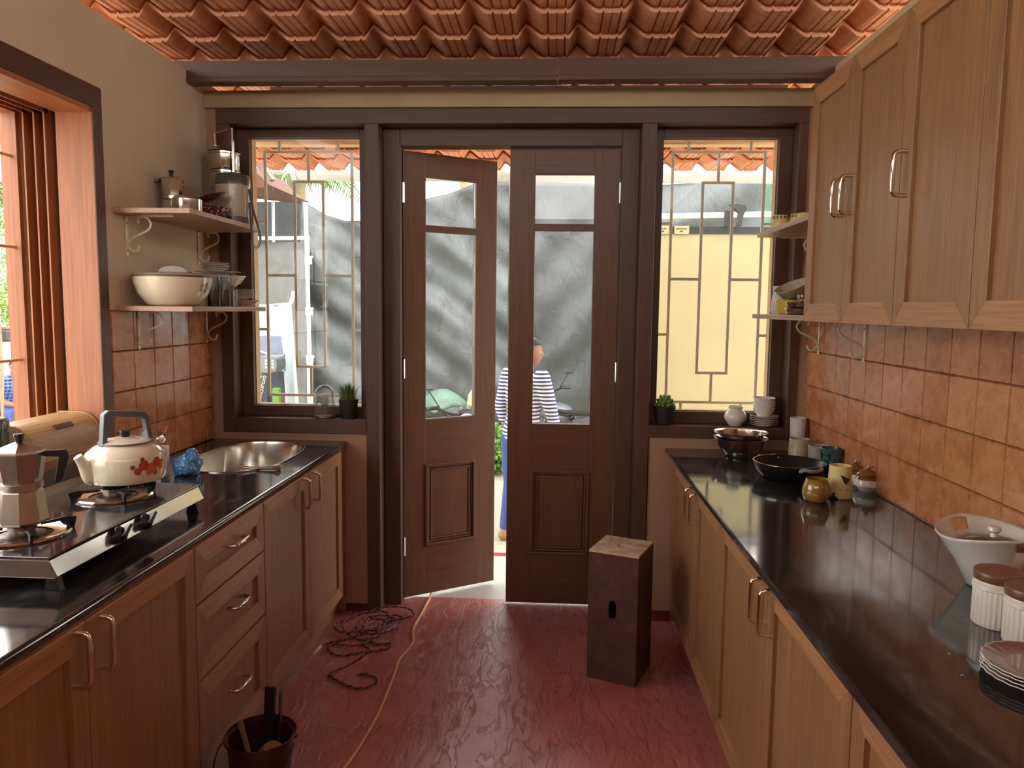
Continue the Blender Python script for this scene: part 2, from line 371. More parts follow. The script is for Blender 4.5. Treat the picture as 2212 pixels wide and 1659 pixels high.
def smoothpts(pts, n=6, closed=False):
    P = [Vector(p) for p in pts]; N = len(P); out = []
    for i in range(N if closed else N-1):
        p0 = P[(i-1) % N] if closed or i > 0 else P[0]; p1 = P[i]; p2 = P[(i+1) % N]; p3 = P[(i+2) % N] if closed or i+2 < N else P[-1]
        for k in range(n):
            t = k/n; out.append(.5*((2*p1)+(-p0+p2)*t+(2*p0-5*p1+4*p2-p3)*t*t+(-p0+3*p1-3*p2+p3)*t**3))
    if not closed: out.append(P[-1])
    return out
def copy_thing(o, loc, rz=None, label=None):
    def rec(x, par):
        c = x.copy(); col.objects.link(c)
        if par is not None: c.parent = par
        for ch in list(x.children): rec(ch, c)
        return c
    c = rec(o, None); c.location = loc
    if rz is not None: c.rotation_euler = (0, 0, rz)
    if label: c['label'] = label
    return c
def text_mesh(name, s, size, mat, parent, loc, rot, depth=.001):
    cu = bpy.data.curves.new(name, 'FONT'); cu.body = s; cu.size = size; cu.extrude = depth; cu.align_x = 'CENTER'; cu.align_y = 'CENTER'
    t = bpy.data.objects.new(name, cu); col.objects.link(t); bpy.context.view_layer.update()
    me = bpy.data.meshes.new_from_object(t.evaluated_get(bpy.context.evaluated_depsgraph_get())); bpy.data.objects.remove(t)
    me.materials.clear(); me.materials.append(M[mat]); o = bpy.data.objects.new(name, me); col.objects.link(o); o.parent = parent; o.location = loc; o.rotation_euler = rot; return o

# ------------------------------------------------------------------ room constants
XL, XR, YB, ZT = -1.74, 1.227, 3.80, 2.66      # left wall, right wall, joinery face, wall top
YN = -1.6                                        # wall behind the camera
CT = .89                                         # worktop height

# ---- structure
b = B(); b.box(XL-.35, XR+.35, YN-.2, 4.02, -.12, 0); b.build('floor', 'floor', kind='structure')
# left wall with the window hole (y 1.15..2.857, z 1.0..2.285)
WY0, WY1, WZ0, WZ1 = .8, 2.875, 1.0, 2.30
b = B(); X0 = XL-.36
b.box(X0, XL, YN, WY0-.035, 0, ZT); b.box(X0, XL, WY1+.035, 4.0, 0, ZT); b.box(X0, XL, WY0-.035, WY1+.035, 0, WZ0-.01); b.box(X0, XL, WY0-.035, WY1+.035, WZ1+.03, ZT)
for ya, yb in ((WY0-.035, WY0), (WY1, WY1+.035)): b.box(-1.878, XL, ya, yb, WZ0-.01, WZ1+.03); b.box(X0, -2.038, ya, yb, WZ0-.01, WZ1+.03)
for za, zb in ((WZ0-.01, WZ0), (WZ1, WZ1+.03)): b.box(-1.878, XL, WY0, WY1, za, zb); b.box(X0, -2.038, WY0, WY1, za, zb)
b.build('wall_left', 'wall', kind='structure')
b = B(); b.box(XR, XR+.2, YN, 4.0, 0, ZT); b.build('wall_right', 'wall', kind='structure')
b = B(); b.box(XL, XR, YN-.15, YN, 0, ZT); b.build('wall_front', 'wall', kind='structure')
# back wall: plaster around the joinery
b = B()
b.box(XL, -1.685, 3.81, 4.0, 0, 2.53); b.box(1.181, XR, 3.81, 4.0, 0, 2.53)
b.box(-1.685, -.943, 3.81, 4.0, 0, .925); b.box(.476, 1.181, 3.81, 4.0, 0, .94)
b.build('wall_back', 'wallb', kind='structure')
b = B(); b.box(XL, XR, 3.785, 4.0, 2.53, 2.612); b.build('trim_1', 'band', kind='structure', bev=.003)
b = B(); b.box(-1.06, -.943, 3.795, 3.81, 0, .035); b.box(.476, .6, 3.795, 3.81, 0, .05); b.build('baseboard_back', 'skirt', kind='structure')
# wooden joinery spanning the back wall: outer frame and posts
b = B(); b.mi = 0
def fv(x0, x1, z0, z1, y0=3.80, y1=4.0): b.mi = 0; b.box(x0, x1, y0, y1, z0, z1)
def fh(x0, x1, z0, z1, y0=3.80, y1=4.0): b.mi = 1; b.box(x0, x1, y0, y1, z0, z1)
fh(-1.685, 1.181, 2.457, 2.53)                       # head
fv(-1.685, -1.622, .925, 2.457); fv(-.945, -.876, 0, 2.457); fv(.402, .472, 0, 2.457); fv(1.138, 1.181, .94, 2.457)
fh(-1.622, -.945, .925, 1.0); fh(.472, 1.138, .94, 1.0)
b.build('trim_2', ['frame_v', 'frame_h'], kind='structure', bev=.003)

def window(n, x0, x1, s0, s1, z0, z1, zs, gx):
    w = thing('window_%d' % n, None, None, ((x0+x1)/2, 3.9, zs), kind='structure')
    b = B(); b.mi = 0; b.box(x0, s0, 3.90, 3.985, zs, 2.457); b.box(s1, x1, 3.90, 3.985, zs, 2.457)
    b.mi = 1; b.box(s0, s1, 3.90, 3.985, z1, 2.457); b.box(s0, s1, 3.90, 3.985, zs, z0)
    b.mi = 2; e = .004
    b.box(s0, s0+e, 3.93, 3.986, z0, z1); b.box(s1-e, s1, 3.93, 3.986, z0, z1); b.box(s0, s1, 3.93, 3.986, z1-e, z1); b.box(s0, s1, 3.93, 3.986, z0, z0+e)
    b.build('window_frame', ['frame_v', 'frame_h', 'paleedge'], w, True, bev=.002)
    b = B(); b.box(s0, s1, 3.925, 3.929, z0, z1); b.build('glass_pane', 'glass', w, True)
    # grille of flat bars, same pattern on both windows; gx = x of its left outer bar
    b = B(); r = .007; y0, y1 = 3.985, 3.997
    def V(x, a, c): b.box(x-r, x+r, y0, y1, a, c)
    def Hh(z, a, c): b.box(a, c, y0+.001, y1-.001, z-r, z+r)
    L, R = gx, gx+.455; iL, iR = gx+.153, gx+.303; mx = gx+.228
    V(L, 1.096, 2.358); V(R, 1.096, 2.358); Hh(2.358, L-r, R+r); Hh(1.098, L-r, R+r)
    V(iL, 1.25, 2.208); V(iR, 1.25, 2.208); Hh(2.208, iL-r, iR+r); Hh(1.25, iL-r, iR+r)
    V(mx, 2.208, 2.358); V(mx, 1.098, 1.25); V(gx+.077, 2.358, z1+.02); V(gx+.383, 2.358, z1+.02); V(gx+.077, z0-.01, 1.098); V(gx+.383, z0-.01, 1.098)
    Hh(1.727, L, iL); Hh(1.727, iR, R)
    for z in (1.445, 2.005): Hh(z, s0-.01, L); Hh(z, R, s1+.01)
    b.build('grille', 'iron', w, True, bev=.0015)
    return w
window(1, -1.622, -.945, -1.561, -.995, 1.052, 2.413, 1.0, -1.513)
window(2, .472, 1.138, .518, 1.076, 1.060, 2.410, 1.0, .577)

# door frame inner jamb
b = B(); b.mi = 0; b.box(-.876, -.790, 3.90, 3.99, 0, 2.457); b.box(.317, .402, 3.90, 3.99, 0, 2.457); b.mi = 1; b.box(-.79, .317, 3.90, 3.99, 2.37, 2.457)
b.build('trim_3', ['frame_v', 'frame_h'], kind='structure', bev=.003)

def door_leaf(n, hinge, ang, sgn, wdt=.553, label=None):
    d = thing('door_%d' % n, None, None, hinge, ang, kind='structure')
    X = lambda a, c: (min(a*sgn, c*sgn), max(a*sgn, c*sgn))
    z0, z1, t = .015, 2.362, .042
    sA, sB = .128, .128
    b = B(); b.mi = 0
    for a, c in ((0, sA), (wdt-sB, wdt)): x0, x1 = X(a, c); b.box(x0, x1, 0, t, z0, z1)
    b.mi = 1; x0, x1 = X(sA, wdt-sB)
    for a, c in ((z0, .285), (.73, .975), (1.962, 1.996), (2.242, z1)): b.box(x0, x1, 0, t, a, c)
    b.mi = 0; b.box(x0, x1, .014, t-.014, .285, .73)
    b.build('door_frame', ['door_v', 'door_h'], d, bev=.002)
    b = B()
    def ring(x0, x1, za, zb, w, y0, y1):
        b.box(x0, x1, y0, y1, za, za+w); b.box(x0, x1, y0, y1, zb-w, zb); b.box(x0, x0+w, y0, y1, za+w, zb-w); b.box(x1-w, x1, y0, y1, za+w, zb-w)
    for yy in (-.008, t-.004):
        ring(x0-.004, x1+.004, .281, .734, .016, yy, yy+.012)
    ring(x0+.012, x1-.012, .297, .718, .012, .004, .014); ring(x0+.028, x1-.028, .313, .702, .01, .001, .014)
    b.build('panel_moulding', 'door_v', d, bev=.003)
    b = B(); b.box(x0+.036, x1-.036, .006, .016, .322, .693); b.build('panel', 'door_v', d, bev=.004)
    for a, c in ((.975, 1.962), (1.996, 2.242)):
        b = B(); b.box(x0, x1, t/2-.002, t/2+.002, a, c); b.build('glass_pane', 'doorglass', d)
    b = B()
    for z in (.25, 1.2, 2.1): b.tube([(0, -.004, z), (0, -.004, z+.1)], .007, 8)
    b.build('hinge', 'steel', d)
    return d
door_leaf(1, (-.786, 3.955, 0), math.radians(34), 1)
door_leaf(2, (.314, 3.945, 0), 0, -1)

# left window (deep timber reveal with sliding tracks)
w3 = thing('window_3', None, None, (XL-.2, 1.9, WZ0), kind='structure')
b = B(); b.mi = 0
b.box(XL-.002, XL+.007, WY1-.02, 2.915, WZ0-.06, WZ1+.08); b.box(XL-.002, XL+.007, WY0-.06, WY0+.02, WZ0-.06, WZ1+.08)
b.mi = 1; b.box(XL-.002, XL+.007, WY0+.02, WY1-.02, WZ1-.0, WZ1+.08); b.box(XL-.002, XL+.007, WY0+.02, WY1-.02, WZ0-.06, WZ0)
b.build('casing', ['frame_v', 'frame_h'], w3, True, bev=.003)
b = B(); b.mi = 0
for y0, y1 in ((WY0, WY0+.02), (WY1-.02, WY1)):
    b.box(-1.88, XL, y0, y1, WZ0, WZ1); b.box(-2.10, -2.036, y0-.0, y1, WZ0, WZ1)
b.mi = 1
for z0, z1 in ((WZ0, WZ0+.02), (WZ1-.02, WZ1)):
    b.box(-1.88, XL, WY0+.02, WY1-.02, z0, z1); b.box(-2.10, -2.036, WY0+.02, WY1-.02, z0, z1)
b.build('reveal_board', ['jamb', 'jamb_h'], w3, True)
b = B(); b.mi = 0
yy = WY1-.02
b.mi = 1; b.box(-2.036, -1.88, WY1-.001+.03, WY1+.035, WZ0, WZ1); b.box(-2.036, -1.88, WY0-.035, WY0-.03, WZ0, WZ1); b.box(-2.036, -1.88, WY0, WY1, WZ1+.025, WZ1+.03); b.box(-2.036, -1.88, WY0, WY1, WZ0-.01, WZ0-.002)  # track backs in darker wood, painting in the shadow inside the grooves
for x0 in (-2.010, -1.968, -1.928):
    b.mi = 0; b.box(x0, x0+.006, yy, WY1+.03, WZ0, WZ1); b.box(x0, x0+.006, WY0-.03, WY0+.02, WZ0, WZ1); b.box(x0, x0+.006, WY0, WY1, WZ1-.02, WZ1+.025); b.box(x0, x0+.006, WY0, WY1, WZ0, WZ0+.02)
b.build('sliding_track', ['jamb', 'groove'], w3, True)
b = B()
for z in (1.35, 1.78, 2.12): b.tube([(-2.062, WY0+.02, z), (-2.062, WY1-.02, z)], .006, 8)
b.build('window_bar', 'paleedge', w3, True)
b = B()
for y in (1.30, 1.85, 2.45, 2.74): b.tube([(-2.075, y, WZ0+.02), (-2.075, y, WZ1-.02)], .006, 8)
b.build('window_bar', 'jamb', w3, True)

# backsplash tiling
def tiling(name, x, sgn, y0, y1, z1=1.545):
    b = B(); b.mi = 1; b.box(min(x, x+sgn*.004), max(x, x+sgn*.004), y0, y1, CT, z1); b.mi = 0
    j = 0
    while True:
        za = .893+j*.163; zb = min(za+.1605, z1)
        if za > z1-.01: break
        k = math.floor((y0+3.005)/.16)
        while True:
            ya = -3.005+k*.16; yb = ya+.1575; k += 1
            if ya > y1-.004: break
            a, c = max(ya, y0), min(yb, y1)
            if c-a < .006: continue
            t = [random.uniform(-.0011, .0011) for _ in range(4)]
            pts = [(a, za, t[0]), (c, za, t[1]), (c, zb, t[2]), (a, zb, t[3])]
            i_ = .003
            f = [b.bm.verts.new((x+sgn*(.0095+q), min(max(p, a+i_), c-i_), min(max(r, za+i_), zb-i_))) for p, r, q in pts]
            e = [b.bm.verts.new((x+sgn*.004, p, r)) for p, r, q in pts]
            fs = [b.bm.faces.new(f)]+[b.bm.faces.new((e[q], e[(q+1) % 4], f[(q+1) % 4], f[q])) for q in range(4)]
            for ff in fs: ff.material_index = 0
        j += 1
    b.build(name, ['tile', 'grout'], kind='structure')
tiling('wall_left_tiling', XL, 1, 2.918, 3.79); tiling('wall_right_tiling', XR, -1, .3, 3.785)

# ---- roof of clay tiles
RS = .10
def zroof(y): return 2.755-RS*(y-3.779)
PROF = [(0, 0), (.055, 0), (.085, .010), (.115, 0), (.235, 0), (.248, .006), (.262, 0), (.375, 0), (.405, .010), (.435, 0), (.49, .003), (.615, .046), (.655, .052), (.70, .048), (.93, .005)]
TW = .2315
b = B(); xs = []
k0, k1 = -2, 15
for k in range(k0, k1):
    for u, h in PROF: xs.append((-1.541-.655*TW+(k+9)*TW - 9*TW + u*TW, h))
RY0, RY1, RP = YN-.5, 5.55, .237
rows = []; y = 3.824
while y > RY0: y -= RP
while y < RY1: rows.append(y); y += RP
for y0 in rows:
    y1 = y0+RP+.03; jit = 0
    sec = []
    for (yy, dz) in ((y0, .015), (y0, 0), (y1-.004, .032), (y1-.004, .014), (y1, .014), (y1, .047), (y0, .015)):
        sec.append([b.bm.verts.new((x+jit, yy, zroof(yy)+h+dz)) for x, h in xs])
    for A, C in zip(sec, sec[1:]):
        for i in range(len(xs)-1): b.bm.faces.new((A[i], A[i+1], C[i+1], C[i]))
b.build('ceiling', 'clay', kind='structure')
b = B(); b.box(-1.9, -.01+.0, 3.62, 3.69, 2.625, 2.70); b.mi = 1; b.box(-1.9, -.01, 3.615, 3.692, 2.603, 2.625); b.mi = 0
b.box(-.006, 1.4, 3.617, 3.687, 2.627, 2.702); b.mi = 1; b.box(-.006, 1.4, 3.612, 3.689, 2.605, 2.627)
b.build('trim_4', ['frame_h', 'frame_h'], kind='structure', bev=.002)
for i, yy in enumerate((2.45, 1.2, 0.0)):
    b = B(); zz = zroof(yy)-.03; b.box(-1.9, 1.4, yy-.035, yy+.035, zz-.09, zz+.02)
    if i > 0: b.build('trim_%d' % (4+i), 'frame_h', kind='structure')
    else: b.bm.free()
# pale porch beam, then a batten heightened to block light through the eave gap
b = B(); b.box(-2.3, 2.0, 4.66, 4.74, 2.535, 2.60); b.build('porch_beam', 'paleedge'); 
pb = bpy.data.objects['porch_beam']; tag(pb, 'pale timber beam under the porch roof tiles outside the back windows', 'beam')
b = B(); b.box(-1.52, 1.16, 4.10, 4.15, 2.58, 2.715); o = b.build('porch_rafter', 'frame_h'); tag(o, 'dark timber batten above the back windows outside, made taller to shade the eave gap', 'beam')
# verandah and ground
b = B(); b.mi = 0; b.box(-4, 4, 4.02, 4.78, -.16, -.01); b.mi = 1; b.box(-4, 4, 4.78, 4.84, -.16, -.008); b.mi = 0; b.box(-4, 4, 4.84, 5.15, -.30, -.1)
o = b.build('verandah_step', ['verandah', 'red']); tag(o, 'pale verandah slab with a red painted edge outside the open door', 'step')
b = B(); b.box(-30, 30, -15, 45, -.5, -.28); o = b.build('ground', 'grass'); o['kind'] = 'structure'
o.name = 'floor_outside'

# ------------------------------------------------------------------ cabinets
def shaker(b, x, sgn, y0, y1, z0, z1, fr=.06, t=.02):
    """mitred frame in the plane X=x, outward sgn; slots 0 vertical grain, 1 horizontal grain"""
    xo = x; dx = sgn*t
    b.mi = 0
    b.prism([(x, y0, z0), (x, y0+fr, z0+fr), (x, y0+fr, z1-fr), (x, y0, z1)], (dx, 0, 0))
    b.prism([(x, y1, z0), (x, y1, z1), (x, y1-fr, z1-fr), (x, y1-fr, z0+fr)], (dx, 0, 0))
    b.mi = 1
    b.prism([(x, y0, z0), (x, y1, z0), (x, y1-fr, z0+fr), (x, y0+fr, z0+fr)], (dx, 0, 0))
    b.prism([(x, y0, z1), (x, y0+fr, z1-fr), (x, y1-fr, z1-fr), (x, y1, z1)], (dx, 0, 0))
    b.mi = 0; a = x; c = x+sgn*(t-.011); b.box(min(a, c), max(a, c), y0+fr-.002, y1-fr+.002, z0+fr-.002, z1-fr+.002)
def handle(parent, x, sgn, y, z0, z1=None, y1=None, out=.034):
    """bow handle: vertical if z1 given, else horizontal to y1"""
    b = B(); c = .012; r = .0060
    if z1 is not None:
        A, C = Vector((x, y, z0)), Vector((x, y, z1)); ax = Vector((0, 0, 1))
    else: A, C = Vector((x, y, z0)), Vector((x, y1, z0)); ax = Vector((0, 1, 0))
    o = Vector((sgn*out, 0, 0)); oc = Vector((sgn*c, 0, 0))
    b.tube([A, A+o-oc, A+o-oc*.3+ax*c*.3, A+o+ax*c, C+o-ax*c, C+o-oc*.3-ax*c*.3, C+o-oc, C], r, 10)
    return b.build('handle', 'chrome', parent, True, smooth=True)
def base_unit(name, label, x, sgn, y0, y1, xb, doors, grp, drawers=None, sink=False):
    """x = outer face of doors, sgn outward; xb wall side"""
    u = thing(name, label, 'cabinet', ((x+xb)/2, (y0+y1)/2, 0), group=grp)
    xc = x-sgn*.02
    b = B(); b.box(min(xc, xb), max(xc, xb), y0+.0005, y1-.0005, .10, CT-.19 if sink else CT-.0235)
    if sink: b.box(xc-.035, xc, y0+.0005, y1-.0005, CT-.19, CT-.0235); b.box(min(xb, xc), max(xb, xc), y0+.0005, y0+.018, CT-.19, CT-.0235)
    xt = x-sgn*.06
    b.box(min(xt, xb), max(xt, xb), y0+.0005, y1-.0005, 0, .10); b.build('cabinet_body', 'cab_v', u, True)
    for (a, c, hy) in doors:
        b = B(); shaker(b, xc, sgn, a+.0015, c-.0015, .135, CT-.026)
        d = b.build('door', ['cab_v', 'cab_h'], u, True, bev=.0012)
        if hy is not None: handle(d, x, sgn, hy, .735, .855)
    for (za, zb) in (drawers or []):
        b = B(); shaker(b, xc, sgn, y0+.0015, y1-.0015, za+.0015, zb-.0015, fr=.065)
        d = b.build('drawer', ['cab_v', 'cab_h'], u, True, bev=.0012); zm = (za+zb)/2+.02
        handle(d, x-sgn*.009, sgn, (y0+y1)/2-.055+.02, zm, None, (y0+y1)/2+.055+.02)
    return u
LX, RX = -1.035, .572
gL, gR, gU = 'base cabinets under the left worktop', 'base cabinets under the right worktop', 'wall cabinets on the right wall'
base_unit('base_cabinet', 'teak two-door base cabinet under the sink, next to the back wall', LX, 1, 2.652, 3.78, XL+.003, [(3.162, 3.66, 3.205), (2.652, 3.162, 3.075)], gL, sink=True)
base_unit('drawer_cabinet', 'teak base cabinet with three drawers and chrome bow handles, behind the bucket', LX, 1, 2.118, 2.65, XL+.003, [], gL, [(.135, .452), (.456, .688), (.692, CT-.024)])
base_unit('base_cabinet', 'teak two-door base cabinet under the gas stove, nearest the camera on the left', LX, 1, 1.082, 2.116, XL+.003, [(1.60, 2.116, 1.645), (1.082, 1.60, 1.555)], gL)
base_unit('base_cabinet', 'left base cabinet cut off at the lower left corner, before the one under the stove', LX, 1, .35, 1.08, XL+.003, [(.715, 1.08, .76), (.35, .715, .67)], gL)
base_unit('base_cabinet', 'teak two-door base cabinet on the right beside the wooden crate, farthest from the camera', RX, -1, 2.575, 3.78, XR-.003, [(3.03, 3.60, 3.08), (2.575, 3.03, 2.975)], gR)
base_unit('base_cabinet', 'teak two-door base cabinet in the middle of the right run, warm orange', RX, -1, 1.42, 2.573, XR-.003, [(1.995, 2.573, 2.035), (1.42, 1.995, 1.945)], gR)
base_unit('base_cabinet', 'right base cabinet at the bottom edge, nearest the camera, front corner only', RX, -1, .35, 1.418, XR-.003, [(.88, 1.418, .93), (.35, .88, .83)], gR)

def worktop(name, label, pts, z0, z1, hole=None):
    b = B(); me = None
    b.prism([(x, y, z0) for x, y in pts], (0, 0, z1-z0))
    o = b.build(name, 'granite', None, bev=.006); tag(o, label, 'worktop'); return o
SK = dict(c=(-1.385, 3.36), rx=.215, ry=.36)
def superell(c, rx, ry, n=48, p=2.8):
    out = []
    for k in range(n):
        a = 2*PI*k/n; ca, sa = math.cos(a), math.sin(a)
        out.append((c[0]+rx*math.copysign(abs(ca)**(2/p), ca), c[1]+ry*math.copysign(abs(sa)**(2/p), sa)))
    return out
# left worktop with the sink hole: ring of quads from the hole to the slab border
def slab_hole(name, label, x0, x1, y0, y1, z0, z1, c, rx, ry):
    bm = bmesh.new(); n = 64; ell = superell(c, rx, ry, n)
    def bord(px, py):
        dx, dy = px-c[0], py-c[1]; t = min((x1-c[0])/dx if dx > 1e-6 else 1e9, (x0-c[0])/dx if dx < -1e-6 else 1e9, (y1-c[1])/dy if dy > 1e-6 else 1e9, (ya-c[1])/dy if dy < -1e-6 else 1e9); return (c[0]+dx*t, c[1]+dy*t)
    ya = c[1]-ry-.15
    out = [bord(*p) for p in ell]
    for cx, cy in ((x0, ya), (x1, ya), (x1, y1), (x0, y1)):
        k = min(range(n), key=lambda i: (out[i][0]-cx)**2+(out[i][1]-cy)**2); out[k] = (cx, cy)
    R = [[bm.verts.new((p[0], p[1], z)) for p in L] for L, z in ((ell, z1), (out, z1), (out, z0), (ell, z0))]
    for q in range(4):
        for k in range(n): bm.faces.new((R[q][k], R[q][(k+1) % n], R[(q+1) % 4][(k+1) % n], R[(q+1) % 4][k]))
    bb = B(); bb.bm.free(); bb.bm = bm; bb.box(x0, x1, y0, ya-.0008, z0, z1)
    o = bb.build(name, 'granite'); tag(o, label, 'worktop'); return o
slab_hole('worktop', 'polished black granite worktop on the left with the sink and gas stove', XL+.006, -1.06+.008, .35, 3.798, CT-.022, CT, SK['c'], SK['rx'], SK['ry'])
b = B(); b.tube([(-1.054, .35, CT-.011), (-1.054, 3.797, CT-.011)], .0115, 12); 
o = b.build('worktop_nosing', 'granite', smooth=True); o.parent = bpy.data.objects['worktop']
b = B(); b.tube([(-1.054, 2.019, CT-.011), (-1.054, 2.022, CT-.011)], .0122, 12); b.box(-1.06, -1.054, 2.019, 2.022, CT-.02, CT+.0004); o = b.build('worktop_joint', 'blackm'); o.parent = bpy.data.objects['worktop']
worktop('worktop', 'polished black granite worktop on the right holding the pans and mugs', [(.552, .35), (XR-.006, .35), (XR-.006, 3.798), (.552, 3.798)], CT-.022, CT)

# upper cabinets
def upper(label, y0, y1, doors, z0=1.535, z1=2.352):
    u = thing('wall_cabinet', label, 'cabinet', ((.9+XR)/2, (y0+y1)/2, z0), group=gU)
    b = B(); b.box(.92, XR-.002, y0+.0006, y1-.0006, z0+.002, z1-.002); b.build('cabinet_body', 'cab_v', u, True)
    for a, c, hy in doors:
        b = B(); shaker(b, .92, -1, a+.0015, c-.0015, z0, z1, fr=.062); d = b.build('door', ['cab_v', 'cab_h'], u, True, bev=.0012)
        if hy is not None: handle(d, .90, -1, hy, 1.872, 1.985)
upper('teak wall cabinet beside the right window, two doors with paired bow handles', 2.121, 2.86, [(2.49, 2.86, 2.525), (2.121, 2.49, 2.455)])
upper('nearer teak wall cabinet above the right worktop, single handle at its far door', 1.352, 2.12, [(1.736, 2.12, 2.085), (1.352, 1.736, None)])
upper('wall cabinet above the right worktop beyond the right picture edge', .6, 1.351, [(.975, 1.351, 1.31), (.6, .975, .94)])

# ------------------------------------------------------------------ shelves with scrolled brackets
def bracket(parent, x, sgn, y, z):
    """flat iron bracket: wall strip plus an S scroll in the XZ plane"""
    b = B(); x0, x1 = sorted((x, x+sgn*.004)); b.box(x0, x1, y-.008, y+.008, z-.16, z)
    b.box(min(x, x+sgn*.2), max(x, x+sgn*.2), y-.008, y+.008, z-.004, z)
    p = [(.052, -.010-.02), (.048, -.006), (.062, -.004+.0), (.088, -.012), (.098, -.036), (.083, -.062), (.05, -.076), (.02, -.096), (.012, -.122), (.028, -.146), (.05, -.142), (.058, -.115)]
    p = [(.055, -.03), (.05, -.014), (.066, -.006), (.092, -.012), (.104, -.035), (.09, -.058), (.056, -.075), (.024, -.093), (.008, -.116), (.020, -.140), (.044, -.142), (.054, -.118)]
    b.tube(smoothpts([(x+sgn*a, y, z+c) for a, c in p], 5), .0048, 8, flat=.7)
    for zz in (-.03, -.14): b.mi = 1; b.box(*sorted((x+sgn*.004, x+sgn*.0055)), y-.003, y+.003, z+zz-.003, z+zz+.003); b.mi = 0
    b.build('bracket', ['bracket', 'black'], parent, True, smooth=True)
def shelf(label, x0, x1, y0, y1, z1, wallx, sgn, ys):
    s = thing('wall_shelf', label, 'shelf', (wallx, (y0+y1)/2, z1-.022), group='bracketed teak shelves')
    b = B(); b.box(x0, x1, y0, y1, z1-.02, z1); b.build('shelf_board', 'shelf', s, True, bev=.0015)
    for y in ys: bracket(s, wallx, sgn, y, z1-.0205)
SLU, SLL, SRU, SRL = 1.945, 1.562, 1.925, 1.556
shelf('upper teak shelf on the left wall carrying the lunch tiffin', XL, -1.43, 2.97, 3.745, SLU, XL+.001, 1, (3.06, 3.69))
shelf('lower teak shelf on the left wall carrying the oval casserole', XL, -1.43, 2.97, 3.745, SLL, XL+.01, 1, (3.11, 3.735))
shelf('upper shelf beside the right window with stacked green cups', .92, XR, 2.865, 3.635, SRU, XR-.001, -1, (3.10, 3.60))
shelf('lower shelf beside the right window with the yellow bowl', .92, XR, 2.865, 3.665, SRL, XR-.01, -1, (3.095, 3.62))
#PART2
# ------------------------------------------------------------------ small-object kit
def wallp(outer, t=.003, floor_t=None):
    """close a vessel: outer profile from the centre bottom up to the rim, then back down inside"""
    ft = floor_t or t; inner = []
    for r, z in reversed(outer):
        if r < 1e-6: continue
        inner.append((max(r-t, .001), max(z, outer[0][1]+ft)))
    return list(outer)+[(outer[-1][0]-t*.5, outer[-1][1]+t*.5)]+inner+[(0, outer[0][1]+ft)]
def vessel(name, label, cat, loc, outer, mat, t=.003, n=40, rz=0, group=None, part=None, **kw):
    b = B(); b.lathe(wallp(outer, t), n=n, **kw)
    o = b.build(name, mat, smooth=True, loc=loc, rot=(0, 0, rz)); tag(o, label, cat, group); return o
def solidlathe(name, prof, mat, parent=None, loc=(0, 0, 0), rot=(0, 0, 0), n=32, **kw):
    b = B(); b.lathe(prof, n=n, **kw); return b.build(name, mat, parent, smooth=True, loc=loc, rot=rot)
EPS = .0006
ORD = ['lowest', 'second from the bottom', 'third from the bottom', 'fourth from the bottom', 'fifth from the bottom', 'sixth from the bottom']
def stack(o, n, step, text, jit=.001):
    """copies of o piled upward; text has one %s for the place in the pile"""
    o['label'] = text % ORD[0]
    for k in range(1, n): copy_thing(o, o.location+Vector((jit*(k % 3), -jit*(k % 2), step*k)), .3*k, text % (ORD[k] if k < n-1 else 'topmost'))

# ------------------------------------------------------------------ sink, bar
sk = thing('kitchen_sink', 'round-cornered stainless steel sink set into the left worktop below the window', 'sink', (SK['c'][0], SK['c'][1], CT-.16))
b = B(); n = 64; rings = []
for f, z in ((1.012, .1615), (1.012, .1635), (.985, .1635), (.975, .15), (.94, .02), (.88, .004), (.12, 0)):
    rings.append([(p[0], p[1], z) for p in superell((0, 0), SK['rx']*f, SK['ry']*f, n)])
for z in (-.003,):
    rings.append([(p[0], p[1], z) for p in superell((0, 0), SK['rx']*.12, SK['ry']*.12, n)])
vs = [[b.bm.verts.new(p) for p in r] for r in rings]
for A, C in zip(vs, vs[1:]):
    for k in range(n): b.bm.faces.new((A[k], A[(k+1) % n], C[(k+1) % n], C[k]))
b.bm.faces.new(vs[-1]); b.build('basin', 'steel', sk, smooth=True)
solidlathe('drain', [(0, .006), (.03, .006), (.036, .003), (.036, 0)], 'chrome', sk)
br = thing('chrome_bar', 'short chrome bar with knuckled ends lying beside the sink rim', 'hardware', at(560, 1016, Z=CT), .12)
b = B(); b.tube([(-.07, 0, .012), (-.035, 0, .0095), (0, 0, .0085), (.035, 0, .0095), (.07, 0, .012)], [.009, .0065, .0055, .0065, .009], 12); b.build('bar', 'chrome', br, smooth=True)
for sx in (-1, 1):
    for sy in (-1, 1):
        b = B(); b.tube([(sx*.066, sy*.004, .011), (sx*.08, sy*.016, .011)], [.008, .0105], 10); b.build('bar_end', 'chrome', br, smooth=True)

# ------------------------------------------------------------------ gas stove
st = thing('gas_stove', 'two-burner gas stove with black glass top and steel front on the left worktop', 'stove', (-1.37, 2.08, CT))
GX0, GX1, GY0, GY1, GZ = -.175, .2, -.40, .365, .088      # local
b = B(); b.box(GX0, GX1, GY0, GY1, GZ-.007, GZ); b.build('glass_top', 'granite', st, bev=.002)
b = B(); 
b.prism([(GX1-.004, GY0+.004, GZ-.008), (GX1+.016, GY0+.004, GZ-.048), (GX1+.010, GY0+.004, GZ-.052), (GX0, GY0+.004, GZ-.052), (GX0, GY0+.004, GZ-.008)], (0, GY1-GY0-.008, 0))
b.build('body', 'steel', st, bev=.002)
for x in (GX0+.04, GX1-.01):
    for y in (GY0+.03, GY1-.03): b = B(); b.prism([(x-.02, y-.008, EPS), (x+.02, y-.008, EPS), (x+.012, y-.008, GZ-.05), (x-.012, y-.008, GZ-.05)], (0, .016, 0)); b.build('foot', 'black', st)
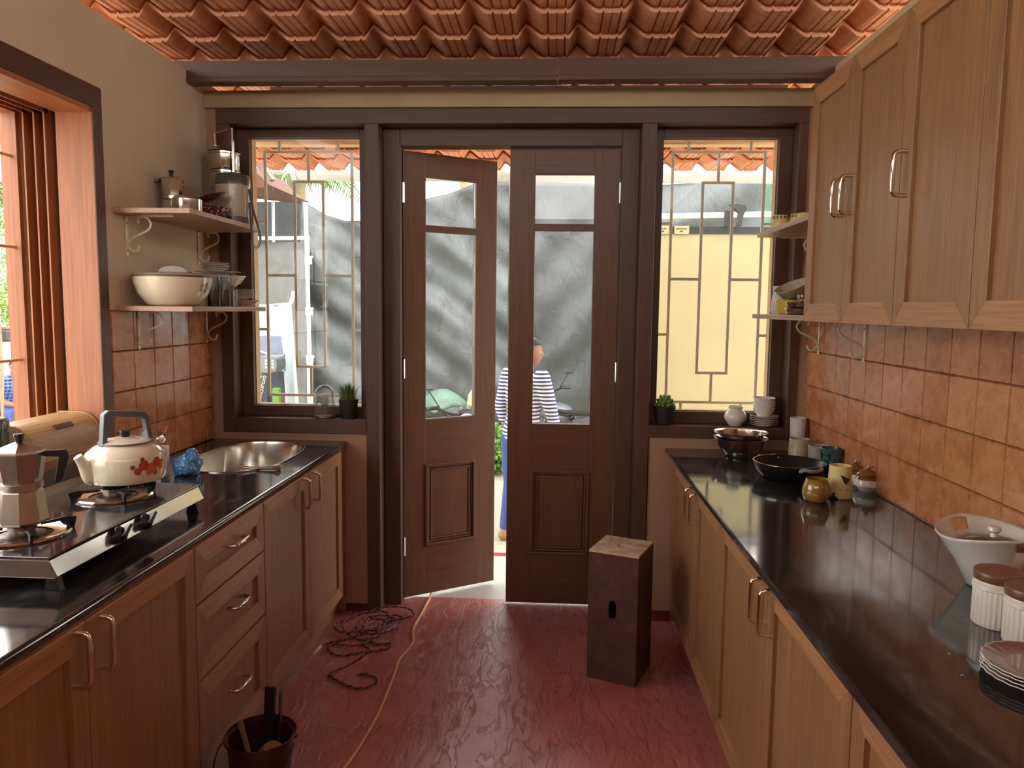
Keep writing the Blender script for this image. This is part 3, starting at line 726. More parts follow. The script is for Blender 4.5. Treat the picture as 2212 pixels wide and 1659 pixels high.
for (bx, by) in ((.018, -.235), (.018, .175)):
    bn = solidlathe('burner', [(0, .0), (.052, 0), (.052, .004), (.044, .006), (.030, .007), (.030, .018), (.034, .019), (.034, .027), (.022, .031), (0, .031)], 'burner', st, (bx, by, GZ))
    solidlathe('drip_ring', [(.07, 0), (.11, .0), (.113, .004), (.108, .008), (.094, .004), (.07, .002)], 'chrome', bn, (0, 0, 0))
    for k in range(4):
        b = B(); a = PI/4+k*PI/2; ca, sa = math.cos(a), math.sin(a); pr = []
        for (r, z) in ((.112, 0), (.118, .0), (.125, .028), (.10, .032), (.042, .026), (.042, .020), (.085, .022), (.092, .012)): pr.append((r*ca+sa*.003, r*sa-ca*.003, z))
        b.prism(pr, (-sa*.006, ca*.006, 0)); b.build('pan_support', 'blackm', bn)
for ky in (-.13, 0.0):
    kx = GX1+.006; kb = B(); nrm = Vector((.040, 0, .020)).normalized(); p = Vector((kx, ky, GZ-.028))
    kb.tube([p, p+nrm*.014, p+nrm*.022], [.023, .022, .014], 20); tdir = nrm.cross(Vector((0, 1, 0))).normalized()
    q = p+nrm*.014; ax_ = Vector((0, .8, .6)); ay_ = nrm.cross(ax_).normalized(); kb.prism([q+ax_*.021+ay_*.004, q+ax_*.021-ay_*.004, q-ax_*.021-ay_*.006, q-ax_*.021+ay_*.006], nrm*.022)
    kb.build('knob', 'black', st, bev=.001)

# kettle on the far burner
kt = thing('kettle', 'cream enamel kettle with red flower decoration and grey handle on the far burner', 'kettle', (-1.350, 2.325, CT+GZ+.0335), math.radians(240))
kt.scale = (.93, .93, .93)
solidlathe('body', [(0, 0), (.095, 0), (.118, .008), (.126, .024), (.127, .085), (.122, .102), (.098, .122), (.082, .130), (.082, .134), (.0, .134)], 'cream', kt, n=56)
lid = solidlathe('lid', [(0, .016), (.03, .014), (.070, .006), (.083, 0), (.083, -.004), (0, -.004)], 'cream', kt, (0, 0, .137), n=48)
solidlathe('lid_rim', [(.078, 0), (.0845, 0), (.0855, .003), (.0845, .006), (.078, .005)], 'grey2', lid, (0, 0, -.005), n=48)
solidlathe('knob', [(0, 0), (.014, 0), (.017, .018), (.016, .022), (0, .022)], 'black', lid, (0, 0, .015), n=20)
# spout towards local +x
b = B(); b.tube(smoothpts([(.104, 0, .03), (.122, 0, .04), (.142, 0, .078), (.160, 0, .108)], 5), [.030, .030, .030, .029, .029, .028, .026, .024, .022, .020, .0185, .017, .016, .015, .0145, .014][:16], 20, cap=True, flat=.8)
b.build('spout', 'cream', kt, smooth=True)
b = B(); hw = .013
prof = [(.086, .118), (.068, .118), (.064, .20), (.050, .226), (-.052, .214), (-.066, .206), (-.078, .135), (-.094, .135), (-.084, .215), (-.070, .232), (.058, .247), (.076, .235)]
b.prism([(x, -hw, z) for x, z in prof], (0, 2*hw, 0)); b.build('handle', 'grey2', kt, bev=.003)
# flowers: low petals on the wall of the body
def onbody(a, z, r=.1285): return Vector((r*math.cos(a), r*math.sin(a), z))
fl = B(); random.seed(3)
for (a0, z0, rr, mi) in ((-.62, .07, .017, 0), (-.40, .058, .018, 1), (-.24, .076, .016, 0), (-.5, .047, .012, 1), (-.10, .060, .013, 1), (-.78, .052, .012, 0), (-.32, .043, .01, 0), (-.9, .066, .008, 2), (-.02, .075, .007, 2), (-.66, .09, .007, 2)):
    a0 += 2.10
    fl.mi = mi
    for k in range(6):
        th = 2*PI*k/6; cx, cz = a0+rr*.55*math.cos(th)/.127, z0+rr*.55*math.sin(th); ring = []
        for q in range(10):
            t = 2*PI*q/10; ring.append(fl.bm.verts.new(onbody(cx+rr*.5*math.cos(t)/.127, cz+rr*.5*math.sin(t), .1276+.0002*k)))
        f = fl.bm.faces.new(ring); f.material_index = mi
M['petal'] = plain('red_flower_print', srgb(178, 66, 42), .3, coat=.4); M['petal2'] = plain('orange_flower_print', srgb(196, 110, 62), .3, coat=.4); M['petal3'] = plain('brown_leaf_print', srgb(120, 84, 50), .3, coat=.4)
fl.build('flower_print', ['petal', 'petal2', 'petal3'], kt)

def moka(label, loc, s, rz, mat='alu'):
    t = thing('moka_pot', label, 'coffee pot', loc, rz); n = 8
    b = B(); b.lathe([(0, 0), (.050*s, 0), (.053*s, .006*s), (.045*s, .075*s), (.040*s, .082*s), (.040*s, .094*s), (0, .094*s)], n=n); b.build('boiler', mat, t, bev=.001)
    solidlathe('collar', [(.04*s, .0), (.0445*s, .002*s), (.0445*s, .014*s), (.04*s, .016*s)], mat, t, (0, 0, .080*s))
    b = B(); b.lathe([(0, .094*s), (.041*s, .094*s), (.043*s, .098*s), (.054*s, .166*s), (0, .166*s)], n=n)
    b.prism([(-.052*s, -.013*s, .166*s), (-.052*s, .013*s, .166*s), (-.072*s, 0, .172*s)], (.012*s, 0, -.035*s)); b.build('jug', mat, t, bev=.001)
    l = B(); l.lathe([(0, .020*s), (.012*s, .018*s), (.054*s, .001*s), (.055*s, -.003*s), (0, -.003*s)], n=n); lo = l.build('lid', mat, t, loc=(0, 0, .168*s+.002))
    b = B(); b.lathe([(0, 0), (.007*s, 0), (.0115*s, .018*s), (.010*s, .020*s), (0, .020*s)], n=8); b.build('knob', 'black', lo, loc=(0, 0, .018*s))
    b = B(); w = .008*s
    pr = [(.048, .166), (.052, .152), (.078, .150), (.074, .128), (.068, .090), (.075, .088), (.086, .100), (.100, .150), (.094, .166)]
    b.prism([(x*s, -w, z*s) for x, z in pr], (0, 2*w, 0)); b.build('handle', 'black', t, bev=.002); return t
moka('faceted aluminium moka pot with black handle on the near burner', (-1.350, 1.848, CT+GZ+.033), 1.10, math.radians(28))

# ------------------------------------------------------------------ left worktop: canister, bread bin, jars, utensils, bag
cn = thing('tea_canister', 'dark green enamel canister with knobbed lid at the left picture edge', 'canister', (-1.855, 2.36, WZ0+.0206))
solidlathe('body', [(0, 0), (.078, 0), (.08, .004), (.08, .14), (0, .14)], 'dkgreen', cn)
ld = solidlathe('lid', [(0, .028), (.04, .026), (.072, .018), (.082, .004), (.083, -.012), (.08, -.014), (0, -.014)], 'dkgreen', cn, (0, 0, .154))
solidlathe('knob', [(0, 0), (.008, 0), (.007, .008), (.015, .022), (.013, .034), (.006, .04), (.007, .048), (0, .05)], 'burner', ld, (0, 0, .027), n=20)
bb = thing('bread_bin', 'wooden roll-top bread bin lying on the sill of the left wall window', 'bread bin', (-1.83, 2.655, WZ0+.0206))
pr = [(-.08, 0), (.085, 0), (.085, .05)] + [(.085*math.cos(a), .05+.085*math.sin(a)) for a in [i*PI/2/8 for i in range(1, 9)]] + [(-.08, .135)]
for ya in (-.195, .183):
    b = B(); b.prism([(x, ya, z) for x, z in pr], (0, .012, 0)); b.build('end_board', 'woodlt', bb, bev=.002)
b = B(); b.box(-.078, .08, -.182, .182, 0, .012); b.build('case', 'woodlt', bb)
pr2 = [(.081, .013), (.081, .05)] + [(.081*math.cos(a), .05+.081*math.sin(a)) for a in [i*PI/2/10 for i in range(1, 11)]] + [(-.078, .131)]
inner = [(x-.008, z-.008) for x, z in pr2]; b = B(); b.prism([(x, -.182, z) for x, z in pr2+inner[::-1]], (0, .364, 0)); rt = b.build('roll_top', 'woodlt', bb)
b = B(); b.prism([(.052, -.05, .112), (.064, -.05, .100), (.068, -.05, .104), (.056, -.05, .117)], (0, .10, 0)); b.build('grip_slot', 'groove', rt)
rj = thing('lidded_jar', 'small jar with an orange-brown lid tucked behind the kettle', 'jar', (-1.60, 2.83, CT))
solidlathe('body', [(0, 0), (.03, 0), (.034, .006), (.034, .06), (.03, .07), (0, .07)], 'beigecup', rj); solidlathe('lid', [(0, 0), (.036, 0), (.037, .012), (.034, .02), (0, .022)], 'jamb', rj, (0, 0, .0715))
uh = thing('utensil_holder', 'white square utensil holder behind the kettle', 'holder', at(340, 1038, Z=CT)+Vector((-.045, .06, 0)), .1)
b = B(); 
for x0, x1, y0, y1 in ((-.045, .045, -.045, -.041), (-.045, .045, .041, .045), (-.045, -.041, -.041, .041), (.041, .045, -.041, .041)): b.box(x0, x1, y0, y1, 0, .12)
b.box(-.045, .045, -.045, .045, 0, .004); b.build('box', 'white', uh, bev=.001)
UH = uh.location
def stickthing(name, label, cat, foot, tip, r, mat, grp=None, bowl=None):
    t = thing(name, label, cat, UH+Vector(foot), group=grp); d = Vector(tip)-Vector(foot)
    b = B(); b.tube([Vector((0, 0, 0)), d*.5, d], [r*.8, r, r*1.1], 8); b.build('handle', mat, t, smooth=True)
    if bowl:
        b = B(); b.lathe(wallp([(0, -.007), (.012, -.005), (.018, .003)], .001), n=20, sx=1, sy=1.45); o = b.build('spoon_bowl', mat, t, smooth=True, loc=d+Vector((0, 0, .018)), rot=(1.2, .2, .3))
stickthing('chopstick', 'thinner wooden stick rising from the utensil holder, left one', 'utensil', (-.02, .0, .006), (-.034, .03, .20), .0035, 'jamb')
stickthing('chopstick', 'wooden stick rising from the utensil holder, tilted to the right', 'utensil', (-.03, .02, .006), (.045, .035, .20), .004, 'jamb')
stickthing('spoon', 'steel spoon leaning out of the utensil holder to the right', 'spoon', (-.01, -.02, .006), (.034, .0, .135), .003, 'steel', bowl=1)
stickthing('spatula', 'pale round-ended spatula standing in the utensil holder behind the kettle', 'utensil', (-.03, -.02, .006), (-.036, .0, .15), .005, 'beigecup', bowl=1)
# crumpled blue bag
bmr = bmesh.new(); bmesh.ops.create_icosphere(bmr, subdivisions=5, radius=1)
for v in bmr.verts:
    p = v.co.copy(); k = 1+.35*noise.noise(p*1.5+Vector((3, 1, 0)))+.16*abs(noise.noise(p*3.1))+.03*abs(noise.noise(p*9))
    v.co = Vector((p.x*.055*k, p.y*.048*k, max(p.z*.05*k*(1.25 if p.x > .2 else .85), -.036)))
bb_ = B(); bb_.bm.free(); bb_.bm = bmr; o = bb_.build('plastic_bag', 'bluebag', loc=at(390, 1028, Z=CT)+Vector((.012, .03, .0372))); tag(o, 'crumpled blue plastic bag on the granite between kettle and sink', 'bag')

# ------------------------------------------------------------------ left shelves
def P1(u, v, Z): return at(u, v, Z=Z)
Zu = SLU
moka('small steel espresso pot with black handle on the upper left shelf', (-1.678, 3.325, Zu+EPS), .98, math.radians(200), 'steel')
sp = thing('steel_pot', 'low polished steel pot beside the small espresso pot on the upper shelf', 'pot', (-1.545, 3.19, Zu+EPS), -PI*.5)
solidlathe('body', [(0, 0), (.056, 0), (.06, .006), (.06, .06), (.050, .072), (0, .075)], 'steel', sp)
b = B(); b.tube(smoothpts([(-.056, 0, .055), (-.082, 0, .05), (-.080, 0, .02), (-.058, 0, .015)], 5), .004, 8); b.build('handle', 'steel', sp, smooth=True)
vessel('glass_bowl', 'dark red cut-glass bowl on the upper left shelf', 'bowl', (-1.53, 3.41, Zu+EPS), [(0, 0), (.04, 0), (.045, .006), (.073, .055)], 'crystal', .004, 48, wav=.02, wn=24)
pl = vessel('plate', 'dark red plate tilted against the canister above the red bowl', 'plate', (-1.54, 3.395, Zu+.063), [(0, 0), (.045, 0), (.05, .003), (.078, .016)], 'darkred', .003); pl.rotation_euler = (.12, -.30, 0); pl.location.z = Zu+.085
cc = thing('canister', 'cream canister with dark lid and hanging strap at the shelf end', 'canister', (-1.508, 3.565, Zu+EPS))
solidlathe('body', [(0, 0), (.075, 0), (.076, .02), (.076, .175), (0, .175)], 'beigecup', cc); solidlathe('base_band', [(.0765, 0), (.0775, 0), (.0775, .03), (.0765, .03)], 'dkgreen', cc)
solidlathe('lid', [(0, .055), (.05, .055), (.07, .048), (.077, .03), (.078, 0), (0, 0)], 'dkgreen', cc, (0, 0, .176))
b = B(); b.tube(smoothpts([(.078, 0, .16), (.10, -.01, .06), (.125, -.012, -.02), (.13, -.012, -.08), (.112, -.012, -.108), (.095, -.012, -.085), (.088, -.01, 0), (.080, -.004, .10)], 6), .0065, 6, flat=.25); b.build('strap', 'dkgreen', cc, smooth=True)
tf = thing('tiffin_carrier', 'tall stacked stainless steel tiffin carrier on the upper left shelf', 'tiffin carrier', (-1.603, 3.70, Zu+EPS), math.radians(52))
for k in range(4):
    z = .003+k*.088; solidlathe('tier', [(0, 0), (.066, 0), (.069, .004), (.069, .073), (.074, .075), (.074, .083), (.069, .085), (0, .085)], 'steel', tf, (0, 0, z))
solidlathe('lid', [(0, .022), (.05, .020), (.070, .010), (.076, 0), (0, 0)], 'steel', tf, (0, 0, .3545))
b = B(); b.box(-.006, .006, -.084, -.079, 0, .40); b.box(-.006, .006, .079, .084, 0, .40); b.tube([(0, -.0815, .39), (0, -.0815, .455), (0, .0815, .455), (0, .0815, .39)], .004, 8); b.build('carrying_frame', 'steel', tf)

Zl = SLL
cs = thing('casserole', 'large cream insulated casserole with grey-rimmed lid and faint flower on the lower left shelf', 'casserole', (-1.568, 3.095, Zl+EPS), .2)
solidlathe('body', [(0, 0), (.085, 0), (.105, .01), (.135, .05), (.151, .095), (.153, .118), (0, .118)], 'cream', cs, n=56)
solidlathe('rim_band', [(.150, .0), (.156, .001), (.156, .006), (.150, .007)], 'groove', cs, (0, 0, .116), n=56)
ld = solidlathe('lid', [(0, .016), (.10, .012), (.150, .003), (.153, 0), (0, 0)], 'beigecup', cs, (0, 0, .1235), n=56)
b = B(); b.prism([(.055*math.cos(a), -.009, .026*math.sin(a)) for a in [PI*i/12 for i in range(13)]], (0, .018, 0)); b.build('grip', 'frost', ld, loc=(0, 0, .015), rot=(0, 0, .3), bev=.002)
b = B()
for k in range(5):
    for q in range(1):
        a0 = -.35+.16*math.cos(2*PI*k/5); z0 = .075+.014*math.sin(2*PI*k/5); ring = []
        for t in range(10): 
            a = a0+.05*math.cos(2*PI*t/10); z = z0+.009*math.sin(2*PI*t/10); r = .135+(z-.05)/.045*.016+.0012; ring.append(b.bm.verts.new((r*math.cos(a), r*math.sin(a), z)))
        b.bm.faces.new(ring)
b.build('flower_print', 'petal3', cs)
for i, (x, y, lb) in enumerate(((-1.478, 3.275, 'drinking glass next to the cream casserole on the lower left shelf'), (-1.468, 3.355, 'drinking glass nearer the flowered bowl on the lower left shelf'))):
    vessel('drinking_glass', lb, 'glass', (x, y, Zl+EPS), [(0, 0), (.024, 0), (.026, .004), (.030, .128)], 'drink', .0018, 28)
vessel('drinking_glass', 'drinking glass behind the casserole against the left wall, only its rim showing', 'glass', (-1.64, 3.33, Zl+EPS), [(0, 0), (.028, 0), (.030, .004), (.034, .15)], 'drink', .0018, 28)
mg = thing('steel_mug', 'grey-green enamel pot under the flowered bowl on the lower left shelf', 'pot', (-1.525, 3.475, Zl+EPS)); 
b = B(); b.lathe(wallp([(0, 0), (.058, 0), (.062, .004), (.062, .074)], .003)); b.build('body', 'dkgreen', mg, smooth=True)
BW = [(0, 0), (.035, 0), (.04, .004), (.075, .03), (.098, .062)]
vessel('serving_bowl', 'white scalloped bowl with faded flowers resting on the green pot', 'bowl', (-1.525, 3.475, Zl+.0772), BW, 'floral', .003, 72, wav=.02, wn=18, wz=.03)
SAU = [(0, 0), (.03, 0), (.034, .003), (.062, .012)]
s0 = vessel('saucer', 'white scalloped saucer lying on the flowered bowl, lowest of its stack', 'saucer', (-1.545, 3.46, Zl+.145), [(0, 0), (.05, 0), (.055, .004), (.100, .012)], 'white', .0025, 72, group='saucers on the flowered bowl', wav=.03, wn=18, wz=.01)
prev = vessel('saucer', 'small white saucer in the stack on the flowered bowl', 'saucer', (-1.55, 3.45, Zl+.1585), SAU, 'white', .0022, 60, group='small saucers on the flowered bowl', wav=.03, wn=15, wz=.01)
stack(prev, 4, .0085, 'small white saucer on the flowered bowl, %s of its pile', .002)
p0 = vessel('small_plate', 'white dessert plate in the stack at the end of the lower left shelf', 'plate', (-1.515, 3.655, Zl+.036), [(0, 0), (.03, 0), (.034, .003), (.058, .011)], 'white', .0022, 60, group='dessert plates at the shelf end')
stack(p0, 5, .0085, 'white dessert plate at the end of the lower left shelf, %s')
vessel('shallow_bowl', 'shallow scalloped dish under the dessert plates at the shelf end', 'dish', (-1.505, 3.65, Zl+EPS), [(0, 0), (.035, 0), (.04, .004), (.082, .030)], 'floral', .003, 60, wav=.02, wn=16, wz=.02)

# ------------------------------------------------------------------ right shelves
Zr = SRU
mp_ = thing('patterned_mug', 'cream mug with a dark printed band at the shelf end by the window', 'mug', (1.0, 3.56, Zr+EPS))
CUP = [(0, 0), (.03, 0), (.036, .01), (.038, .03), (.033, .07)]
b = B(); b.lathe(wallp(CUP, .003)); b.build('body', 'khaki', mp_, smooth=True)
b = B()
for k in range(14):
    a = 2*PI*k/14; r = .0355; b.prism([(r*math.cos(a-.1), r*math.sin(a-.1), .055), (r*math.cos(a+.1), r*math.sin(a+.1), .055), (r*math.cos(a+.1), r*math.sin(a+.1), .066), (r*math.cos(a-.1), r*math.sin(a-.1), .066)], (.001*math.cos(a), .001*math.sin(a), 0))
b.build('printed_band', 'groove', mp_)
m2 = copy_thing(mp_, (1.06, 3.50, Zr+EPS), .6, 'cream mug with a dark printed band behind the first, beside the black pans')
b = B(); b.lathe(wallp([(0, 0), (.08, 0), (.09, .006), (.098, .026)], .003)); o = b.build('frying_pan', 'blackm', smooth=True, loc=(1.10, 3.36, Zr+EPS)); tag(o, 'shallow black pan under the small cream cup on the upper right shelf', 'pan')
vessel('small_cup', 'small cream cup with brown lines standing in the black pan', 'cup', (1.05, 3.36, Zr+.0045), [(0, 0), (.028, 0), (.031, .003), (.038, .052)], 'khaki', .003)
b = B(); b.lathe(wallp([(0, 0), (.065, 0), (.07, .004), (.076, .03)], .0025)); o = b.build('steel_dish', 'steel', smooth=True, loc=(1.07, 3.165, Zr+EPS)); tag(o, 'steel dish on the upper right shelf under the cups', 'dish')
gc = vessel('green_cup', 'olive green cup in the stack on the upper right shelf', 'cup', (1.07, 3.165, Zr+.005), [(0, 0), (.026, 0), (.034, .01), (.037, .042)], 'green', .003, group='stacked green cups')
stack(gc, 5, .0385, 'olive green cup stacked on the upper right shelf, %s', .002)
Zq = SRL
vessel('glass_jug', 'white ribbed jug behind the tilted bowl on the lower right shelf', 'jug', (1.02, 3.58, Zq+EPS), [(0, 0), (.035, 0), (.042, .02), (.036, .07), (.03, .10), (.036, .125)], 'frost', .003)
yb = vessel('yellow_bowl', 'yellow embossed bowl on the lower shelf beside the right window', 'bowl', (1.015, 3.40, Zq+EPS), [(0, 0), (.05, 0), (.055, .005), (.066, .06)], 'yellowbowl', .003, 48, wav=.015, wn=24)
tb = vessel('tilted_bowl', 'beige bowl lying tilted on top of the yellow bowl', 'bowl', (1.035, 3.40, Zq+.085), [(0, 0), (.045, 0), (.055, .006), (.08, .045)], 'beigecup', .003); tb.rotation_euler = (.15, -.42, 0)
b = B(); b.lathe(wallp([(0, 0), (.05, 0), (.06, .006), (.066, .024)], .0025)); o = b.build('steel_pan', 'steel', smooth=True, loc=(1.0, 3.20, Zq+EPS)); tag(o, 'shallow steel pan on the lower right shelf nearest the wall cabinet', 'pan')
copy_thing(o, (1.0, 3.20, Zq+.026), 0, 'second shallow steel pan nested on the first on the lower right shelf')
vessel('steel_tumbler', 'shiny steel tumbler standing in the nested pans', 'tumbler', (1.01, 3.20, Zq+.030), [(0, 0), (.022, 0), (.024, .003), (.03, .05)], 'chrome', .002)

# ------------------------------------------------------------------ window sills
ZS = 1.0
M['dome'] = glassy('dome_glass', (1, 1, 1, 1), .7, .02, .10)
gcl = thing('glass_cloche', 'glass dome with dried greenery on the left window sill', 'cloche', (-1.175, 3.858, ZS+EPS))
gcl.scale = (1.14, 1.14, 1.18)
solidlathe('base', [(0, 0), (.050, 0), (.052, .004), (.050, .012), (0, .012)], 'lidwood', gcl)
solidlathe('dome', [(.046, 0), (.046, .085)]+[(.046*math.cos(a), .085+.046*math.sin(a)) for a in [PI/2*i/10 for i in range(1, 10)]]+[(0, .131)], 'dome', gcl, (0, 0, .0125))
random.seed(5)
b = B()
for k in range(46):
    a = random.uniform(0, 2*PI); l = random.uniform(.04, .09); r = random.uniform(.008, .03)
    b.tube([(0, 0, 0), (r*.5*math.cos(a), r*.5*math.sin(a), l*.6), (r*math.cos(a+.4), r*math.sin(a+.4), l)], [.0009, .0008, .0004], 4)
b.build('dried_sprigs', 'leaf', gcl, loc=(0, 0, .0125))
gp = thing('potted_grass', 'tuft of green grass in a dark pot on the left window sill', 'potted plant', (-1.05, 3.852, ZS+EPS))
gp.scale = (1.08, 1.08, 1.12)
solidlathe('pot', wallp([(0, 0), (.034, 0), (.036, .004), (.046, .085)], .003), 'soil', gp); solidlathe('soil', [(0, .074), (.041, .074), (.041, .070), (0, .07)], 'soil', gp)
b = B()
for k in range(230):
    a = random.uniform(0, 2*PI); r0 = random.uniform(0, .036); l = random.uniform(.06, .10); sp_o = random.uniform(.2, 1)*.05
    x, y = r0*math.cos(a), r0*math.sin(a); dx, dy = math.cos(a)*sp_o*(r0/.036+.2), math.sin(a)*sp_o*(r0/.036+.2); w = Vector((-math.sin(a), math.cos(a), 0))*.0017
    p0, p1, p2 = Vector((x, y, .072)), Vector((x+dx*.4, y+dy*.4, .072+l*.6)), Vector((x+dx, y+dy, .072+l))
    vs = [b.bm.verts.new(q) for q in (p0-w, p0+w, p1+w*.8, p1-w*.8)]; t_ = b.bm.verts.new(p2); b.bm.faces.new(vs); b.bm.faces.new((vs[3], vs[2], t_))
o = b.build('grass_blades', 'leaf', gp)
sc_ = thing('potted_succulent', 'green succulent rosette in a dark pot on the right window sill', 'potted plant', (.555, 3.855, ZS+EPS))
solidlathe('pot', wallp([(0, 0), (.038, 0), (.041, .004), (.054, .085), (.056, .09)], .004), 'soil', sc_)
b = B()
for ringi, (nr, rad, zz, tilt) in enumerate(((10, .030, .09, .25), (9, .020, .10, .6), (6, .010, .108, 1.0))):
    for k in range(nr):
        a = 2*PI*k/nr+ringi*.3; d = Vector((math.cos(a), math.sin(a), 0)); u_ = (d*math.cos(tilt)+Vector((0, 0, math.sin(tilt)))); s_ = Vector((-math.sin(a), math.cos(a), 0)); o_ = Vector((0, 0, zz))+d*rad*.3
        b.tube([o_, o_+u_*.018, o_+u_*.034, o_+u_*.044], [.006, .011, .010, .002], 8, flat=1)
b.build('leaves', 'leaf', sc_, smooth=True)
vessel('bulb_vase', 'round-bellied white ceramic pot with collar on the right window sill', 'vase', (.905, 3.855, ZS+EPS), [(0, 0), (.03, 0), (.034, .004), (.052, .03), (.056, .045), (.05, .062), (.036, .078), (.032, .085), (.038, .096)], 'white', .003)
sp0 = vessel('side_plate', 'white plate in the stack on the right window sill', 'plate', (1.045, 3.86, ZS+EPS), [(0, 0), (.042, 0), (.045, .003), (.069, .010)], 'white', .0025, group='white plates on the right sill')
stack(sp0, 6, .0085, 'white plate on the right window sill, %s in the pile')
zb = ZS+EPS+.0085*5+.004
bw = vessel('small_bowl', 'white bowl stacked on the plates on the right window sill', 'bowl', (1.045, 3.86, zb), [(0, 0), (.026, 0), (.03, .004), (.048, .026), (.055, .045)], 'white', .0028, group='white bowls on the right sill')
stack(bw, 4, .0165, 'white bowl on the plates on the right sill, %s')

# ------------------------------------------------------------------ right worktop
Zc = CT+EPS
def contact(u, v, Z=CT): p = at(u, v, Z=Z); return Vector((p.x, p.y, Z+EPS))
sb = vessel('mixing_bowl', 'stainless steel mixing bowl under the other at the far end of the right worktop', 'bowl', (.878, 3.62, Zc), [(0, 0), (.06, 0), (.066, .004), (.10, .045), (.113, .085), (.126, .088)], 'steel', .0015, 56)
vessel('mixing_bowl', 'upper stainless steel bowl nested in the bowl at the far end of the right worktop', 'bowl', (.876, 3.615, Zc+.032), [(0, 0), (.06, 0), (.066, .004), (.098, .045), (.108, .08), (.124, .084)], 'steel', .0015, 56)
fp = thing('wok_pan', 'black non-stick pan with two grey handles on the right worktop', 'pan', (.968, 3.165, Zc), math.radians(20))
b = B(); b.lathe(wallp([(0, 0), (.095, 0), (.105, .004), (.132, .035), (.142, .066)], .003), n=64); b.build('pan_body', 'blackm', fp, smooth=True)
solidlathe('rim', [(.1385, 0), (.1435, 0), (.1435, .0022), (.1385, .0022)], 'steel', fp, (0, 0, .0665), n=64)
for s in (-1, 1):
    b = B(); b.tube(smoothpts([(-.045, s*.130, .052), (-.040, s*.150, .062), (-.015, s*.160, .058), (.015, s*.160, .058), (.040, s*.150, .062), (.045, s*.130, .052)], 5), .0075, 10); b.build('handle', 'grey', fp, smooth=True)
vessel('beige_cup', 'tall beige glazed cup behind the black pan', 'cup', contact(1725, 998), [(0, 0), (.042, 0), (.046, .006), (.047, .05), (.044, .105)], 'beigecup', .004)
vessel('grey_tumbler', 'grey ceramic tumbler between the beige cup and the teal cup', 'tumbler', contact(1766, 1012), [(0, 0), (.036, 0), (.04, .006), (.041, .055), (.043, .10)], 'grey', .004)
vessel('teal_cup', 'dark teal cup with leaf pattern behind the cream tumbler', 'cup', contact(1794, 1023), [(0, 0), (.030, 0), (.034, .004), (.040, .05), (.047, .108)], 'tealcup', .004)
vessel('patched_tumbler', 'tall cream tumbler with dark patches standing beside the amber mug', 'tumbler', contact(1812, 1074), [(0, 0), (.041, 0), (.044, .004), (.042, .05), (.038, .118)], 'cowcup', .0035)
am = thing('amber_mug', 'squat glossy amber mug in front of the patched tumbler', 'mug', contact(1762, 1082), math.radians(35))
b = B(); b.lathe(wallp([(0, 0), (.034, 0), (.041, .006), (.050, .030), (.048, .05), (.038, .080)], .0035)); b.build('mug_body', 'amber', am, smooth=True)
b = B(); b.tube(smoothpts([(.040, 0, .068), (.062, 0, .064), (.064, 0, .040), (.048, 0, .026)], 5), .005, 10); b.build('handle', 'amber', am, smooth=True)
def lidjar(label, loc, s=1.0):
    j = thing('pickle_jar', label, 'jar', loc, group='brown and white pickle jars')
    solidlathe('jar_body', [(0, 0), (.028*s, 0), (.031*s, .004*s), (.049*s, .022*s), (.050*s, .034*s), (.044*s, .046*s), (0, .046*s)], 'white', j)
    solidlathe('glazed_neck', [(.044*s, .0), (.0445*s, .0), (.038*s, .010*s), (.040*s, .018*s), (0, .018*s)], 'brownlid', j, (0, 0, .0455*s))
    l = solidlathe('lid', [(0, .022*s), (.010*s, .020*s), (.030*s, .012*s), (.042*s, .002*s), (.042*s, 0), (0, 0)], 'brownlid', j, (0, 0, .064*s))
    solidlathe('lid_knob', [(0, 0), (.005*s, 0), (.009*s, .007*s), (.007*s, .014*s), (0, .015*s)], 'brownlid', l, (0, 0, .019*s), n=20); return j
lj = lidjar('small brown and white lidded jar nearest the camera, by the tiled wall', contact(1873, 1060))
copy_thing(lj, contact(1846, 1046), .5, 'small brown and white lidded jar, middle one of three, behind the patched tumbler')
copy_thing(lj, contact(1834, 1022)+Vector((0.010, .04, 0)), 1.0, 'brown lidded jar farthest back, beside the teal cup')
cg = thing('candle_glass', 'frosted white glass with brown base in the corner by the right window', 'glass', (1.165, 3.70, Zc))
solidlathe('brown_base', [(0, 0), (.030, 0), (.034, .004), (.034, .075), (0, .075)], 'lidwood', cg); solidlathe('frosted_cup', wallp([(0, 0), (.034, 0), (.0345, .003), (.037, .10)], .002), 'frost', cg, (0, 0, .0755))

# near right: fluted canisters, perforated bowl, plates
cb_ = thing('handled_bowl', 'large white bowl with cut-out handles at the right picture edge', 'bowl', (1.092, 1.93, Zc+.003))
cb_.scale = (.78, .78, .92)
bm = bmesh.new(); n = 72; prof = [(.055, 0), (.062, .004), (.10, .07), (.128, .112), (.150, .142)]
rings = [[bm.verts.new((r*math.cos(2*PI*k/n), r*math.sin(2*PI*k/n), z+(.012*math.cos(2*(2*PI*k/n)-PI) if z > .1 else 0))) for k in range(n)] for r, z in prof]
bm.faces.new(rings[0][::-1])
for q, (A, C) in enumerate(zip(rings, rings[1:])):
    for k in range(n):
        a = 2*PI*(k+.5)/n
        if q == 3 and min(abs((a-c+PI) % (2*PI)-PI) for c in (PI*.58, PI*1.58)) < .22: continue
        bm.faces.new((A[k], A[(k+1) % n], C[(k+1) % n], C[k]))
zt_ = [[bm.verts.new((r*math.cos(2*PI*k/n), r*math.sin(2*PI*k/n), z+.012*math.cos(2*(2*PI*k/n)-PI))) for k in range(n)] for r, z in ((.150, .142), (.158, .150))]
for k in range(n): bm.faces.new((rings[-1][k], rings[-1][(k+1) % n], zt_[1][(k+1) % n], zt_[1][k]))
bmesh.ops.delete(bm, geom=[v for v in zt_[0]], context='VERTS')
